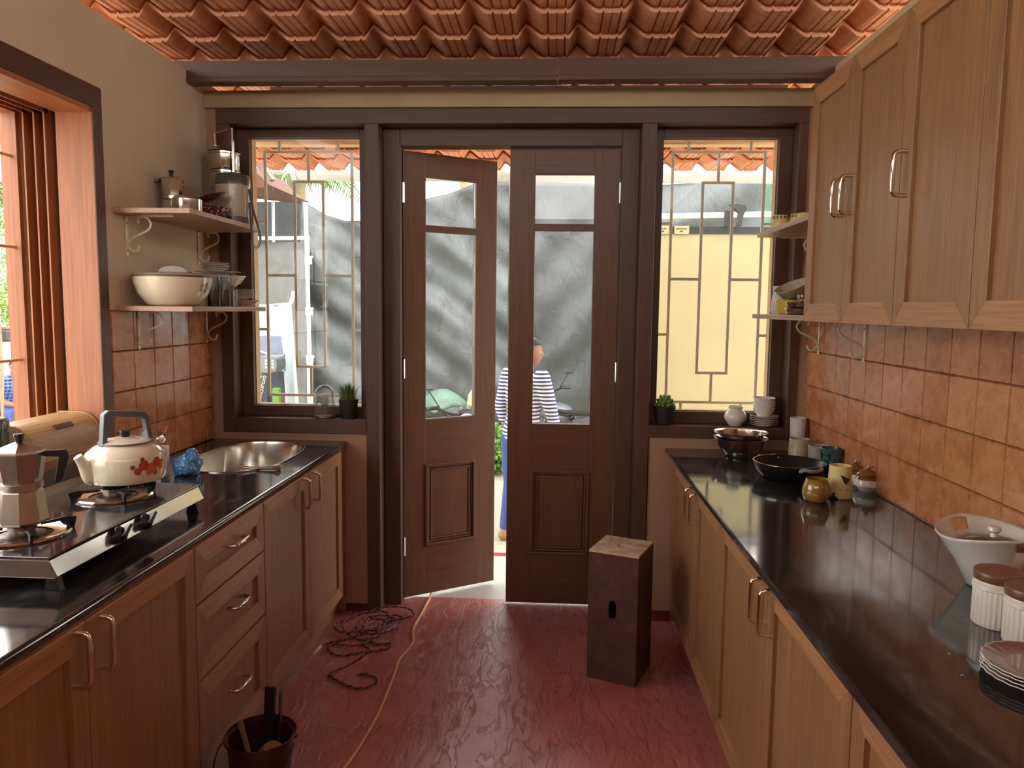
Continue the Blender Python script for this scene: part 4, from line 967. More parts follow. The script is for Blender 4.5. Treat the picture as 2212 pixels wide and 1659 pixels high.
q = B(); q.bm.free(); q.bm = bm; q.build('bowl_body', 'white', cb_, smooth=True, solid=.004)
pk = thing('pan_cover', 'clear glass pan lid with white knob lying in the handled bowl', 'lid', (1.096, 1.925, CT+.106))
pk.scale = (.78, .78, .9)
solidlathe('lid_glass', [(.112, 0), (.114, .001), (.112, .004), (.08, .016), (.04, .024), (0, .026)], 'drink', pk); solidlathe('rim', [(.110, -.001), (.115, -.001), (.115, .003), (.110, .003)], 'steel', pk)
solidlathe('knob', [(0, .0), (.012, 0), (.010, .010), (.020, .018), (.018, .028), (0, .030)], 'white', pk, (0, 0, .026), n=24)
def fluted(label, loc):
    c = thing('fluted_canister', label, 'canister', loc); n = 96
    b = B(); b.lathe([(0, 0), (.046, 0), (.049, .004), (.049, .082)], n=n, wav=.022, wn=32); b.lathe([(.049, .082), (.052, .084), (.052, .092), (.047, .096), (.047, .100), (0, .100)], n=n)
    b.build('canister_body', 'white', c, smooth=True)
    solidlathe('wooden_lid', [(0, 0), (.049, 0), (.0505, .002), (.0505, .018), (.049, .020), (0, .020)], 'lidwood', c, (0, 0, .1005), n=56); return c
fluted('white fluted canister with a dark wooden lid, farther of the two, before the handled bowl', contact(2152, 1348))
fluted('white fluted canister with a dark wooden lid, nearer to the plates', contact(2206, 1386)+Vector((.010, -.010, 0)))
pp = vessel('scalloped_plate', 'brown-centred scalloped plate in the stack at the right edge of the worktop', 'plate', contact(2250, 1470), [(0, 0), (.06, 0), (.064, .003), (.100, .012)], 'pinkplate', .0028, 96, group='scalloped plates at the right edge', wav=.012, wn=24, wz=.01)
pp.data.materials.append(M['white'])
for p in pp.data.polygons:
    if p.center.z < .0118 and p.normal.z < .2 or (p.center.xy.length > .097): p.material_index = 1
stack(pp, 4, .0068, 'brown scalloped plate at the right edge of the worktop, %s')
for (u, v, s, wh) in ((2048, 1414, .004, 'smaller, nearer the fluted canisters'), (2076, 1461, .006, 'larger, left of the scalloped plates')):
    b = B(); p = contact(u, v); b.prism([(0, 0, 0), (s, s*.3, 0), (s*.8, s*.9, 0), (.1*s, s*.5, 0)], (0, 0, .001)); o = b.build('paper_scrap', 'paper', loc=p); tag(o, 'tiny pale scrap on the right granite worktop, '+wh, 'scrap', 'scraps on the right worktop')

# ------------------------------------------------------------------ floor: crate, bucket, cables
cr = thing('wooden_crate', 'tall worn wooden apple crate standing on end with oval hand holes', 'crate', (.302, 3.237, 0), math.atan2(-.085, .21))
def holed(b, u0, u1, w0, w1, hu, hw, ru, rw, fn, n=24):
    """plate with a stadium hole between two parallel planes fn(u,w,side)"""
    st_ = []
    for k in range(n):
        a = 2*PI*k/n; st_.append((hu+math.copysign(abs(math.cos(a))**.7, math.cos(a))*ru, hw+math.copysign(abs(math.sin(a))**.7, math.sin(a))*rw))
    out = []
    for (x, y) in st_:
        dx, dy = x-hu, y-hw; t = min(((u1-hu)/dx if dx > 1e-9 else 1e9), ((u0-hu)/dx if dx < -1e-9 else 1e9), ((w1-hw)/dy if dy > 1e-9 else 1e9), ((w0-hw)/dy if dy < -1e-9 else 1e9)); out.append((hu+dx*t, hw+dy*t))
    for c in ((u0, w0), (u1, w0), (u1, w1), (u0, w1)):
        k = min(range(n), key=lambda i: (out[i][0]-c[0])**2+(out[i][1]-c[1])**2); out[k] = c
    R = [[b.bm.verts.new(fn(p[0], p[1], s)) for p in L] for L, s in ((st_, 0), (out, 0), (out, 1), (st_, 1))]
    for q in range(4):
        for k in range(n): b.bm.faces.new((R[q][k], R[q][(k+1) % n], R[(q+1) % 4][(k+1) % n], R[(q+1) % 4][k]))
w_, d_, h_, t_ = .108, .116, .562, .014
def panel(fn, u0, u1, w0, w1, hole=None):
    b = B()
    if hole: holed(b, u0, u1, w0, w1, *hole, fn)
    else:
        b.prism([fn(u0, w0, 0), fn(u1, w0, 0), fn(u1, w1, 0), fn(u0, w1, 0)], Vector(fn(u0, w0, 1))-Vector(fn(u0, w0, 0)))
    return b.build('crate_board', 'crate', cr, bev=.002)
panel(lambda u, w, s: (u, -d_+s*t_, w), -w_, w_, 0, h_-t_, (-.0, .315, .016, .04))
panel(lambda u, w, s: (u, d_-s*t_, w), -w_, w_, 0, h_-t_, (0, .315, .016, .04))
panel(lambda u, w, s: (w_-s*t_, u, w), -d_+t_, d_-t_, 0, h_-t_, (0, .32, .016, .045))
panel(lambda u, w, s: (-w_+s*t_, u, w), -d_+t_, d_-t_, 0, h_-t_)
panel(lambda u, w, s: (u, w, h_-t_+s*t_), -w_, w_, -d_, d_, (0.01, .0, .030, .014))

bk = thing('bucket', 'dark maroon plastic bucket at the bottom of the picture holding kitchen tools', 'bucket', (-.884, 2.20, 0))
b = B(); b.lathe(wallp([(0, .004), (.072, .004), (.074, 0), (.078, .004), (.098, .235), (.098, .25), (.108, .252), (.109, .262)], .003), n=48); b.build('bucket_body', 'rubberbin', bk, smooth=True)
b = B(); b.tube(smoothpts([(.10, 0, .245), (.118, 0, .26), (.122, -.02, .272)], 4), .0025, 8); b.tube(smoothpts([(-.10, 0, .235), (-.125, -.02, .215), (-.10, -.10, .18), (0, -.125, .165), (.09, -.09, .19), (.108, -.01, .24)], 5), .0022, 8); b.build('bail_handle', 'black', bk, smooth=True)
BK = bk.location
def tool(name, label, foot, tip, shape, mat):
    t = thing(name, label, 'kitchen tool', BK+Vector(foot)); d = Vector(tip)-Vector(foot); L_ = d.length; b = B()
    if shape == 'flat':
        b.prism([(-.011, -.003, 0), (.011, -.003, 0), (.0095, -.003, L_*.8), (.011, -.003, L_*.97), (.005, -.003, L_), (-.005, -.003, L_), (-.011, -.003, L_*.97), (-.0095, -.003, L_*.8)], (0, .006, 0))
    elif shape == 'block':
        b.box(-.017, .017, -.006, .006, 0, L_)
    else: b.tube([(0, 0, 0), (0, 0, L_*.5), (0, 0, L_)], [.012, .008, .009], 12)
    b.build('tool_body', mat, t, bev=.001, rot=d.to_track_quat('Z', 'Y').to_euler())
tool('kitchen_tongs', 'long narrow dark handle standing upright at the right of the bucket', (.045, .02, .01), (.060, .02, .395), 'flat', 'rubberbin')
tool('chopping_board', 'narrow black board leaning up out of the bucket', (.0, .03, .01), (.008, .07, .375), 'block', 'black')
tool('wooden_ladle', 'pale wooden handle slanting to the left in the bucket', (.01, -.01, .02), (-.072, .02, .285), 'rod', 'woodspoon')
tool('wooden_pestle', 'short wooden handle deep inside the bucket at the front', (.0, -.045, .02), (-.030, -.060, .225), 'rod', 'woodspoon')
b = B(); b.lathe([(0, 0), (.03, .004), (.04, .02), (.03, .042), (0, .046)], n=24); o = b.build('wooden_scoop', 'woodspoon', smooth=True, loc=BK+Vector((.035, -.015, .19)), rot=(.3, .4, 0)); tag(o, 'brown rounded scoop head lying inside the bucket', 'scoop')

def ground_pts(px): return [Vector((p.x, p.y, 0)) for p in (at(u, v, Z=0) for u, v in px)]
pts = [Vector((-.60, 4.5, .004)), Vector((-.655, 4.12, .0070))] + [p+Vector((0, 0, .0066)) for p in ground_pts([(930, 1290), (912, 1325), (893, 1360), (892, 1390), (880, 1408), (862, 1430), (850, 1465), (820, 1540), (793, 1590), (765, 1635), (735, 1675)])]
b = B(); b.tube(smoothpts(pts, 6), .0062, 8); o = b.build('extension_cable', 'ropeyellow', smooth=True); tag(o, 'orange-yellow cable running under the open door across the floor', 'cable')
o = B().box(-.006, .006, -.005, .005, 0, .008).build('yellow_clip', 'yellowbowl', loc=contact(791, 1568, 0)-Vector((.012, 0, 0))); tag(o, 'tiny yellow clip beside the orange cable on the floor', 'clip')
# twisted flex: two strands along one tangled path
random.seed(11)
cpath = [(684, 1408), (700, 1395), (730, 1387), (765, 1378), (800, 1362), (838, 1345), (870, 1340), (893, 1335), (880, 1322), (830, 1321), (780, 1328), (740, 1345), (722, 1362), (745, 1375), (790, 1370), (820, 1350), (850, 1333), (872, 1345), (850, 1368), (800, 1380), (770, 1362), (790, 1340), (830, 1336), (856, 1350), (835, 1374), (790, 1386), (748, 1372), (742, 1350), (775, 1334), (826, 1330), (846, 1346), (815, 1366), (783, 1360), (800, 1346), (832, 1352), (812, 1372), (778, 1398), (720, 1395), (708, 1405), (730, 1418), (780, 1412), (835, 1404), (842, 1392), (812, 1394), (790, 1382), (784, 1395), (796, 1408), (760, 1435), (712, 1458), (720, 1468), (750, 1484), (785, 1490), (814, 1474), (800, 1462), (772, 1458)]
gp_ = ground_pts(cpath); P_ = []
for i, p in enumerate(gp_): P_.append(p+Vector((0, 0, .0062+(.0045*(i % 5) if 4 < i < 37 else 0))))
P_ = smoothpts(P_, 12); b = B()
for ph in (0, PI):
    b.mi = 0 if ph == 0 else 1
    L_ = 0; pp2 = []
    for i, p in enumerate(P_):
        if i: L_ += (p-P_[i-1]).length
        t = (P_[min(i+1, len(P_)-1)]-P_[max(i-1, 0)]).normalized(); nn = t.cross(Vector((0, 0, 1))).normalized()
        a = L_*2*PI/.045+ph; pp2.append(p+(nn*math.cos(a)+Vector((0, 0, 1))*math.sin(a))*.0029)
    b.tube(pp2, .0029, 6)
tw = thing('twisted_flex', 'tangled dark twisted two-core flex lying on the red floor near the door', 'cable', P_[0])
M['flexd'] = plain('maroon_flex', srgb(58, 30, 30), .45); M['flexl'] = plain('pale_flex', srgb(150, 110, 100), .45)
b.build('flex', ['flexd', 'flexl'], tw, True, smooth=True)
b = B(); a0 = P_[0]; d0 = (P_[6]-a0).normalized(); b.tube([a0-d0*.03, a0-d0*.004, a0+d0*.045], [.0025, .0075, .0065], 10)
b.build('plug', 'paper', tw, True, smooth=True)
for u, v, wh in ((1148, 1392, 'leftmost of three before the closed door leaf'), (1206, 1412, 'nearest of three before the closed door leaf'), (1180, 1391, 'middle of three before the closed door leaf'), (641, 1446, 'beside the drawer cabinet')):
    s = .008; b = B(); b.prism([(0, 0, 0), (s, .002, 0), (s*.9, s*.35, 0), (.1*s, s*.3, 0)], (0, 0, .001)); o = b.build('paper_scrap', 'paper', loc=contact(u, v, 0)); tag(o, 'tiny white scrap on the red floor, '+wh, 'scrap', 'scraps on the floor')
#PART3
#PART3
# ------------------------------------------------------------------ outside
GZ0 = -.28
def lerp_curve(pts, x):
    if x <= pts[0][0]: return pts[0][1]
    for (a, b_), (c, d) in zip(pts, pts[1:]):
        if x <= c: return b_+(d-b_)*(x-a)/(c-a)
    return pts[-1][1]
def tarp(name, label, Y, px, mat, bottom=GZ0+.02, folds=(), amp=.05, nu=110, nv=70, cat='tarpaulin', group=None, seed=0, lean=0):
    """hanging sheet; px = picture measurements of its top hem on the plane Y, turned into metres first"""
    top = [(at(u, v, Y=Y).x, at(u, v, Y=Y).z) for u, v in px]; x0, x1 = top[0][0], top[-1][0]
    b = B()
    def fn(i, j):
        x = x0+(x1-x0)*i/(nu-1); zt = lerp_curve(top, x); t = j/(nv-1); z = bottom+(zt-bottom)*t; d = 0
        for (dx, dz, f, a, ph) in folds: d += a*math.sin((x*dx+z*dz)*f+ph+1.1*noise.noise(Vector((x*.6, z*.6, seed))))
        d += amp*noise.noise(Vector((x*1.3, z*.9, seed+3)))+.35*amp*noise.noise(Vector((x*4, z*3, seed+7)))
        return (x, Y+d+lean*t, z)
    b.grid(nu, nv, fn); o = b.build(name, mat, smooth=True, solid=.004)
    tag(o, label, cat, group); return o
tarp('hanging_tarpaulin', 'big dark tarpaulin with diagonal folds behind the left window and the open door', 9.0, [(652, 433), (700, 462), (740, 475), (790, 478), (860, 455), (925, 432), (985, 408), (1035, 393), (1100, 394)], 'tarp', folds=((1, .8, 7, .05, 0), (.8, 1.2, 13, .025, 1), (1, .3, 4, .06, 2)), amp=.10, seed=1)
tarp('hanging_tarpaulin', 'flat dark tarpaulin behind the closed right door leaf', 9.4, [(1085, 393), (1200, 394), (1290, 397), (1420, 396)], 'tarp', folds=((.3, -1, 2.2, .03, 0), (1, -.9, 9, .018, .4)), amp=.08, seed=4)
tarp('hanging_tarpaulin', 'dark tarpaulin sagging in long folds above the cream board', 8.75, [(1400, 398), (1500, 394), (1655, 388)], 'tarp', folds=((-.9, 1.2, 6, .07, 0), (-.5, 1.5, 3.2, .07, 1)), amp=.08, seed=6)
tarp('hanging_tarpaulin', 'green tarpaulin at the right side of the right window', 9.05, [(1648, 390), (1720, 386), (2000, 380)], 'tarpg', folds=((1, .2, 9, .05, 0),), amp=.05, seed=8)
tarp('backdrop_cloth', 'dark teal backdrop cloth at the left of the white pole outside', 9.6, [(300, 440), (540, 436), (668, 434)], 'tarpd', folds=((1, 0, 5, .02, 0),), amp=.04, seed=9, bottom=at(600, 530, Y=9.6).z)
tarp('backdrop_cloth', 'smooth grey backdrop cloth below the white rail behind the left window', 8.75, [(300, 525), (540, 524), (668, 522)], 'tarps', folds=((1, 0, 4, .015, 0),), amp=.03, seed=10)
def bar(name, label, cat, pts, r, mat, group=None, n=10):
    b = B(); b.tube(pts, r, n); o = b.build(name, mat, smooth=True); tag(o, label, cat, group); return o
bar('backdrop_rail', 'white horizontal rail carrying the grey backdrop outside the left window', 'rail', [at(300, 516, Y=8.6), at(668, 514, Y=8.6)], .022, 'white')
legs = [('backdrop_rail', 330, 516, 8.6), ('backdrop_rail', 664, 514, 8.6)]
bar('tarpaulin_batten', 'pale wooden batten along the top of the tarpaulins', 'batten', [at(1038, 388, Y=8.8), at(2000, 386, Y=8.8)], .03, 'paleedge')
bar('tarpaulin_rail', 'pale steel rail crossing the folds behind the right window', 'rail', [at(1300, 470, Y=8.3), at(2000, 456, Y=8.3)], .03, 'iron')
bar('backdrop_upright', 'thin jointed pale upright in front of the teal backdrop', 'pole', [at(590, 436, Y=9.3), Vector((at(586, 512, Y=9.3).x, 9.3, GZ0))], .018, 'pvc')
for nm, u, v, y in legs+[('tarpaulin_rail', 1310, 470, 8.3), ('tarpaulin_rail', 1960, 457, 8.3)]:
    p = at(u, v, Y=y); b = B(); b.tube([p, Vector((p.x, y, GZ0))], .02, 8); b.build('post', 'iron', bpy.data.objects[nm], smooth=True)
# light stand with the white pole
ls = thing('light_stand', 'tall pale stand pole with clamps outside the left window', 'stand', (at(668, 700, Y=7.8).x, 7.8, GZ0))
tp_ = at(655, 437, Y=7.8).z-GZ0
b = B(); b.tube([(0, 0, .0), (0, 0, tp_*.45)], .03, 12); b.tube([(0, 0, tp_*.45), (-.02, 0, tp_)], .02, 12); b.build('pole', 'iron', ls, smooth=True)
for z in (tp_*.45, tp_*.62, tp_*.80):
    b = B(); b.tube([(0, 0, z-.04), (0, 0, z+.04)], .036, 10); b.tube([(0, -.03, z), (.06, -.06, z+.03)], .012, 8); b.build('clamp', 'pvc', ls)
for k in range(3):
    a = 2*PI*k/3+.3; b = B(); b.tube([(0, 0, .55), (.45*math.cos(a), .45*math.sin(a), .02)], .014, 8); b.build('leg', 'iron', ls)
# white reflector frame
rf = thing('reflector_frame', 'white diffusion cloth stretched on a white frame outside the left window', 'reflector', (at(590, 800, Y=6.9).x, 6.9, GZ0))
RL = rf.location; c4 = [at(470, 668, Y=6.9)-RL, at(628, 655, Y=6.9)-RL, at(652, 900, Y=6.85)-RL+Vector((0, 0, -.5)), at(470, 960, Y=6.85)-RL+Vector((0, 0, -.3))]
b = B()
def cl(i, j):
    u, v = i/29, j/29; p = (c4[3]*(1-u)+c4[2]*u)*(1-v)+(c4[0]*(1-u)+c4[1]*u)*v; return p+Vector((0, .02*math.sin(14*(u+v))+.03*noise.noise(p*3), 0))
b.grid(30, 30, cl); b.build('cloth', 'reflect', rf, smooth=True, solid=.003)
b = B(); b.tube([c4[0], c4[1]+Vector((0, -.02, 0)), c4[2]+Vector((0, -.02, 0))], .014, 8); b.tube([c4[2], Vector((c4[2].x, c4[2].y, 0))], .014, 8); b.tube([c4[1], c4[1]+Vector((.04, -.02, .10))], .02, 8); b.build('frame_tube', 'white', rf)
# studio strobe with softbox
sb_ = thing('studio_light', 'studio strobe with a dark softbox on a stand outside the left window', 'studio light', (at(585, 785, Y=6.0).x, 6.0, GZ0))
S0 = at(588, 785, Y=6.0)-sb_.location
F4 = [at(470, 722, Y=6.35), at(610, 727, Y=6.35), at(622, 905, Y=6.35), at(470, 905, Y=6.35)]; F4 = [p-sb_.location for p in F4]
b = B(); A_ = [b.bm.verts.new(S0+Vector((dx, .09, dz))) for dx, dz in ((-.07, .07), (.07, .07), (.07, -.07), (-.07, -.07))]; C_ = [b.bm.verts.new(p) for p in F4]
for k in range(4): b.bm.faces.new((A_[k], A_[(k+1) % 4], C_[(k+1) % 4], C_[k]))
b.build('softbox', 'soft', sb_, solid=.006)
b = B()
for k in range(4): b.tube([A_pos for A_pos in (S0+Vector(((-.07, .07, .07, -.07)[k], .085, (.07, .07, -.07, -.07)[k])), F4[k]+Vector((0, -.004, 0)))], .007, 6)
b.build('softbox_rod', 'pvc', sb_)
b = B(); b.prism([(S0.x+.085*math.copysign(abs(math.cos(a))**.6, math.cos(a)), S0.y-.12, S0.z+.068*math.copysign(abs(math.sin(a))**.6, math.sin(a))) for a in [2*PI*i/28 for i in range(28)]], (0, .2, 0)); hd = b.build('strobe_head', 'grey2', sb_, bev=.006)
b = B()
for i in range(3):
    for j in range(3): b.box(S0.x-.01+i*.026, S0.x+.006+i*.026, S0.y-.124, S0.y-.119, S0.z-.03+j*.026, S0.z-.014+j*.026)
b.mi = 1; b.box(S0.x+.02, S0.x+.05, S0.y-.124, S0.y-.119, S0.z-.058, S0.z-.045); b.build('keypad', ['white', 'red'], hd)
b = B(); b.tube([(S0.x-.05, 0, 0), (S0.x-.03, 0, S0.z-.02)], .02, 10); b.build('stand_pole', 'black', sb_)
b = B(); q0, q1 = Vector((S0.x-.03, -.06, S0.z-.06)), Vector((S0.x-.10, -.06, S0.z-.34)); nx = Vector((.022, 0, -.005)); b.prism([q0-nx, q0+nx, q1+nx, q1-nx], (0, -.006, 0)); band_ = b.build('strap_band', 'black', sb_)
text_mesh('lettering', 'elinchrom', .056, 'white', band_, Vector(((q0.x+q1.x)/2, -.0685, (q0.z+q1.z)/2)), (PI/2, -math.radians(76), 0))
for k in range(3):
    a = 2*PI*k/3; b = B(); b.tube([(S0.x-.05, 0, .35), (S0.x-.05+.3*math.cos(a), .3*math.sin(a), .015)], .012, 8); b.build('leg', 'black', sb_)
b = B(); p = at(598, 862, Y=5.9); b.box(-.03, .03, -.02, .02, -.22, .09); o = b.build('safety_ribbon', 'ribbon' if False else 'leafy', loc=p, bev=.01); tag(o, 'yellow-green strip hanging beside the strobe stand', 'ribbon')
# cream board with clamp and labels
cbd = thing('cream_board', 'large cream lighting board with a black top bar behind the right window', 'board', (at(1560, 700, Y=7.0).x, 7.0, GZ0))
CB = cbd.location; x0 = at(1370, 500, Y=7).x-CB.x; x1 = at(1760, 500, Y=7).x-CB.x; zt = at(1500, 505, Y=7).z-GZ0
b = B(); b.box(x0, x1, 0, .03, .35, zt); b.build('board_panel', 'canvas', cbd)
b = B(); b.box(x0-.02, x1+.02, -.012, .042, zt, zt+.062); b.build('top_bar', 'blackm', cbd)
for xx in (x0+.1, x1-.1):
    b = B(); b.tube([(xx, .06, 0), (xx, .06, zt)], .018, 8); b.tube([(xx, -.3, .01), (xx, .4, .01)], .014, 8); b.build('board_leg', 'blackm', cbd)
for i, (u, w) in enumerate(((1432, .10), (1472, .13))):
    b = B(); xx = at(u, 500, Y=7).x-CB.x; zz = at(u, 497, Y=7).z-GZ0; b.mi = 0; b.box(xx-w/2, xx+w/2, -.016, -.0125, zz-.035, zz+.035)
    b.mi = 1; random.seed(i+2); x = xx-w/2+.015
    while x < xx+w/2-.02: wq = random.uniform(.004, .009); b.box(x, x+wq, -.0175, -.0161, zz+.004, zz+.016); x += wq+.004
    b.box(xx-.012, xx+.008, -.0175, -.0161, zz-.018, zz-.007)
    b.build('paper_label', ['canvas', 'black'], cbd)
cl_ = thing('clamp', 'black grip clamp with flared head rising above the cream board', 'clamp', (at(1597, 500, Y=6.93).x, 6.95, zt+GZ0+.063))
b = B(); b.prism([(-.03, -.015, 0), (.02, -.015, 0), (.035, -.015, .10), (.065, -.015, .15), (.05, -.015, .19), (-.02, -.015, .20), (-.10, -.015, .185), (-.05, -.015, .15), (-.015, -.015, .11)], (0, .03, 0)); b.build('clamp_head', 'black', cl_, bev=.005)
b = B(); b.box(-.13, -.07, -.02, .02, 0, .13); b.build('clamp_block', 'blackm', cl_)
# gutter pipe, wires
gt = thing('gutter_pipe', 'weathered white rain pipe running along the porch eave', 'pipe', (0, 5.9, 2.61))
b = B(); b.tube([(-2.02, 0, .0), (4, 0, -.025)], .086, 28); b.build('pipe', 'pvc', gt, smooth=True)
b = B(); b.tube([(-2.16, 0, -.03), (-2.16, 0, .10), (-2.10, 0, .12)], .075, 16); b.tube([(-2.02, 0, 0), (-1.98, 0, 0)], .094, 28); b.build('elbow', 'pvc', gt, smooth=True)
for i, (v0, v1) in enumerate(((332, 353), (348, 356))):
    bar('overhead_wire', ('upper', 'lower')[i]+' thin dark wire strung above the white rain pipe', 'wire', [at(500, v0, Y=6.1), at(1000, v0+6, Y=6.1)+Vector((0, 0, -.01)), at(1760, v1, Y=6.1)], .004, 'black', 'overhead wires', 5)
# neighbour's roof corner
nr = thing('neighbour_roof', 'corner of a brown tiled roof at the left of the rain pipe', 'roof', at(520, 370, Y=8.0))
b = B(); b.prism([(-2.4, 0, .9), (.02, 0, .10), (.28, 0, -.13), (.22, 0, -.17), (-2.4, 0, .1)], (0, 1.2, 0)); b.build('roof_slope', 'grout', nr)
b = B(); b.prism([(.10, -.02, .13), (.30, -.02, -.10), (.34, -.02, -.08), (.16, -.02, .18)], (0, .1, 0)); b.build('barge_board', 'groove', nr)
# ------------------------------------------------------------------ palms and shrubs
def frond(b, root, yaw, length, rise, droop, nl=30, lw=.03, ll=.5):
    d = Vector((math.cos(yaw), math.sin(yaw), 0)); pts = []
    for i in range(14):
        t = i/13; pts.append(root+d*length*t+Vector((0, 0, rise*math.sin(t*PI*.55)-droop*t*t)))
    b.mi = 1; b.tube(pts, [.02*(1-.8*i/13) for i in range(14)], 5); b.mi = 0
    s = Vector((-d.y, d.x, 0))
    for i in range(nl):
        t = .12+.86*i/nl; k = t*13; i0 = min(int(k), 12); p = pts[i0].lerp(pts[i0+1], k-i0); L = ll*(math.sin(PI*min(t+.12, 1))**.5)*random.uniform(.85, 1.1)
        for q in (-1, 1):
            v = (s*q*.8+d*.55+Vector((0, 0, -.35-.4*random.random()))).normalized(); w = d*lw*.5; mid = p+v*L*.5+Vector((0, 0, .02)); e = p+v*L+Vector((0, 0, -.10*L))
            vs = [b.bm.verts.new(x) for x in (p-w*.6, p+w*.6, mid+w, mid-w)]; tt = b.bm.verts.new(e)
            for f in (b.bm.faces.new(vs), b.bm.faces.new((vs[3], vs[2], tt))): f.material_index = 0
def palm(label, base, crown, nf, length, seed, droop=1.0):
    random.seed(seed); t = thing('palm_tree', label, 'palm', base); c = Vector(crown)-Vector(base)
    b = B(); b.tube(smoothpts([(0, 0, 0), (c.x*.3+.1, c.y*.3, c.z*.4), (c.x, c.y, c.z)], 8), .13, 12); b.build('trunk', 'bark', t, smooth=True)
    for k in range(nf):
        b = B(); frond(b, Vector((0, 0, 0)), 2*PI*k/nf+random.uniform(-.2, .2), length*random.uniform(.85, 1.1), random.uniform(.1, .8), droop*random.uniform(.7, 1.4)); b.build('frond', ['leafy', 'paleedge'], t, loc=c)
cA = at(640, 385, Y=11.5); palm('coconut palm whose drooping fronds show above the dark backdrop', (cA.x-.1, 11.7, GZ0), cA, 15, 1.7, 3, .55)
cB = at(985, 150, Y=14); pB = at(1000, 420, Y=14); palm('palm with a grey trunk seen through the upper pane of the open door', (pB.x+.2, 14, GZ0), (cB.x, 14, cB.z), 11, 2.6, 5, 1.3)
cC = at(-60, 420, X=-6.5); palm('leafy palm outside the left wall window', (cC.x, cC.y, GZ0), cC, 14, 1.6, 8, 1.2)
def shrub(label, c, r, n, seed, mat='leaf', name='shrub'):
    random.seed(seed); t = thing(name, label, 'shrub', (c[0], c[1], GZ0)); b = B(); b2 = B()
    for k in range(9):
        a = 2*PI*k/9; b2.tube([(0, 0, 0), (r*.4*math.cos(a), r*.4*math.sin(a), c[2]-GZ0)], [.02, .006], 5)
    b2.build('stem', 'bark', t)
    for k in range(n):
        v = Vector([random.gauss(0, 1) for _ in range(3)]).normalized()*r*random.uniform(.55, 1); p = Vector((v.x, v.y, (v.z*.8+c[2]-GZ0))); 
        if p.z < .02: continue
        d = Vector([random.gauss(0, 1) for _ in range(3)]).normalized(); s = d.orthogonal().normalized()*.022; l = d*.09
        q = [b.bm.verts.new(x) for x in (p, p+l*.5+s, p+l, p+l*.5-s)]; b.bm.faces.new(q)
    b.build('foliage', mat, t)
shrub('dense green shrub beyond the left wall window', (-11.2, 15.2, .9), 1.3, 5000, 1)
shrub('taller shrub farther behind the left wall window', (-13, 18.8, 2.6), 2.2, 8000, 2, 'leafy')
p = at(1088, 1080, Y=8.3); shrub('low green shrub seen through the gap between the door leaves', (p.x-.25, 8.5, .0), .36, 1800, 4, 'leafy')
# black pot and box on a low wall outside the left window
q = at(10, 722, X=-9.4); lw_ = B(); lw_.box(-.2, .2, -1.2, 1.2, 0, q.z-GZ0-.12); o = lw_.build('garden_wall', 'verandah', loc=(q.x, q.y, GZ0)); tag(o, 'low garden wall outside the left window carrying a black bag', 'wall')
b = B(); b.box(-.16, .16, -.22, .22, 0, .2); o = b.build('equipment_bag', 'black', loc=(q.x, q.y, q.z-.119), bev=.03); tag(o, 'black bag on the low garden wall outside the left window', 'bag')
b = B(); b.box(-.12, .12, -.13, .13, 0, .05); o = b.build('red_case', 'red', loc=(q.x, q.y, q.z+.083), bev=.01); tag(o, 'flat red case lying on the black bag outside', 'case')

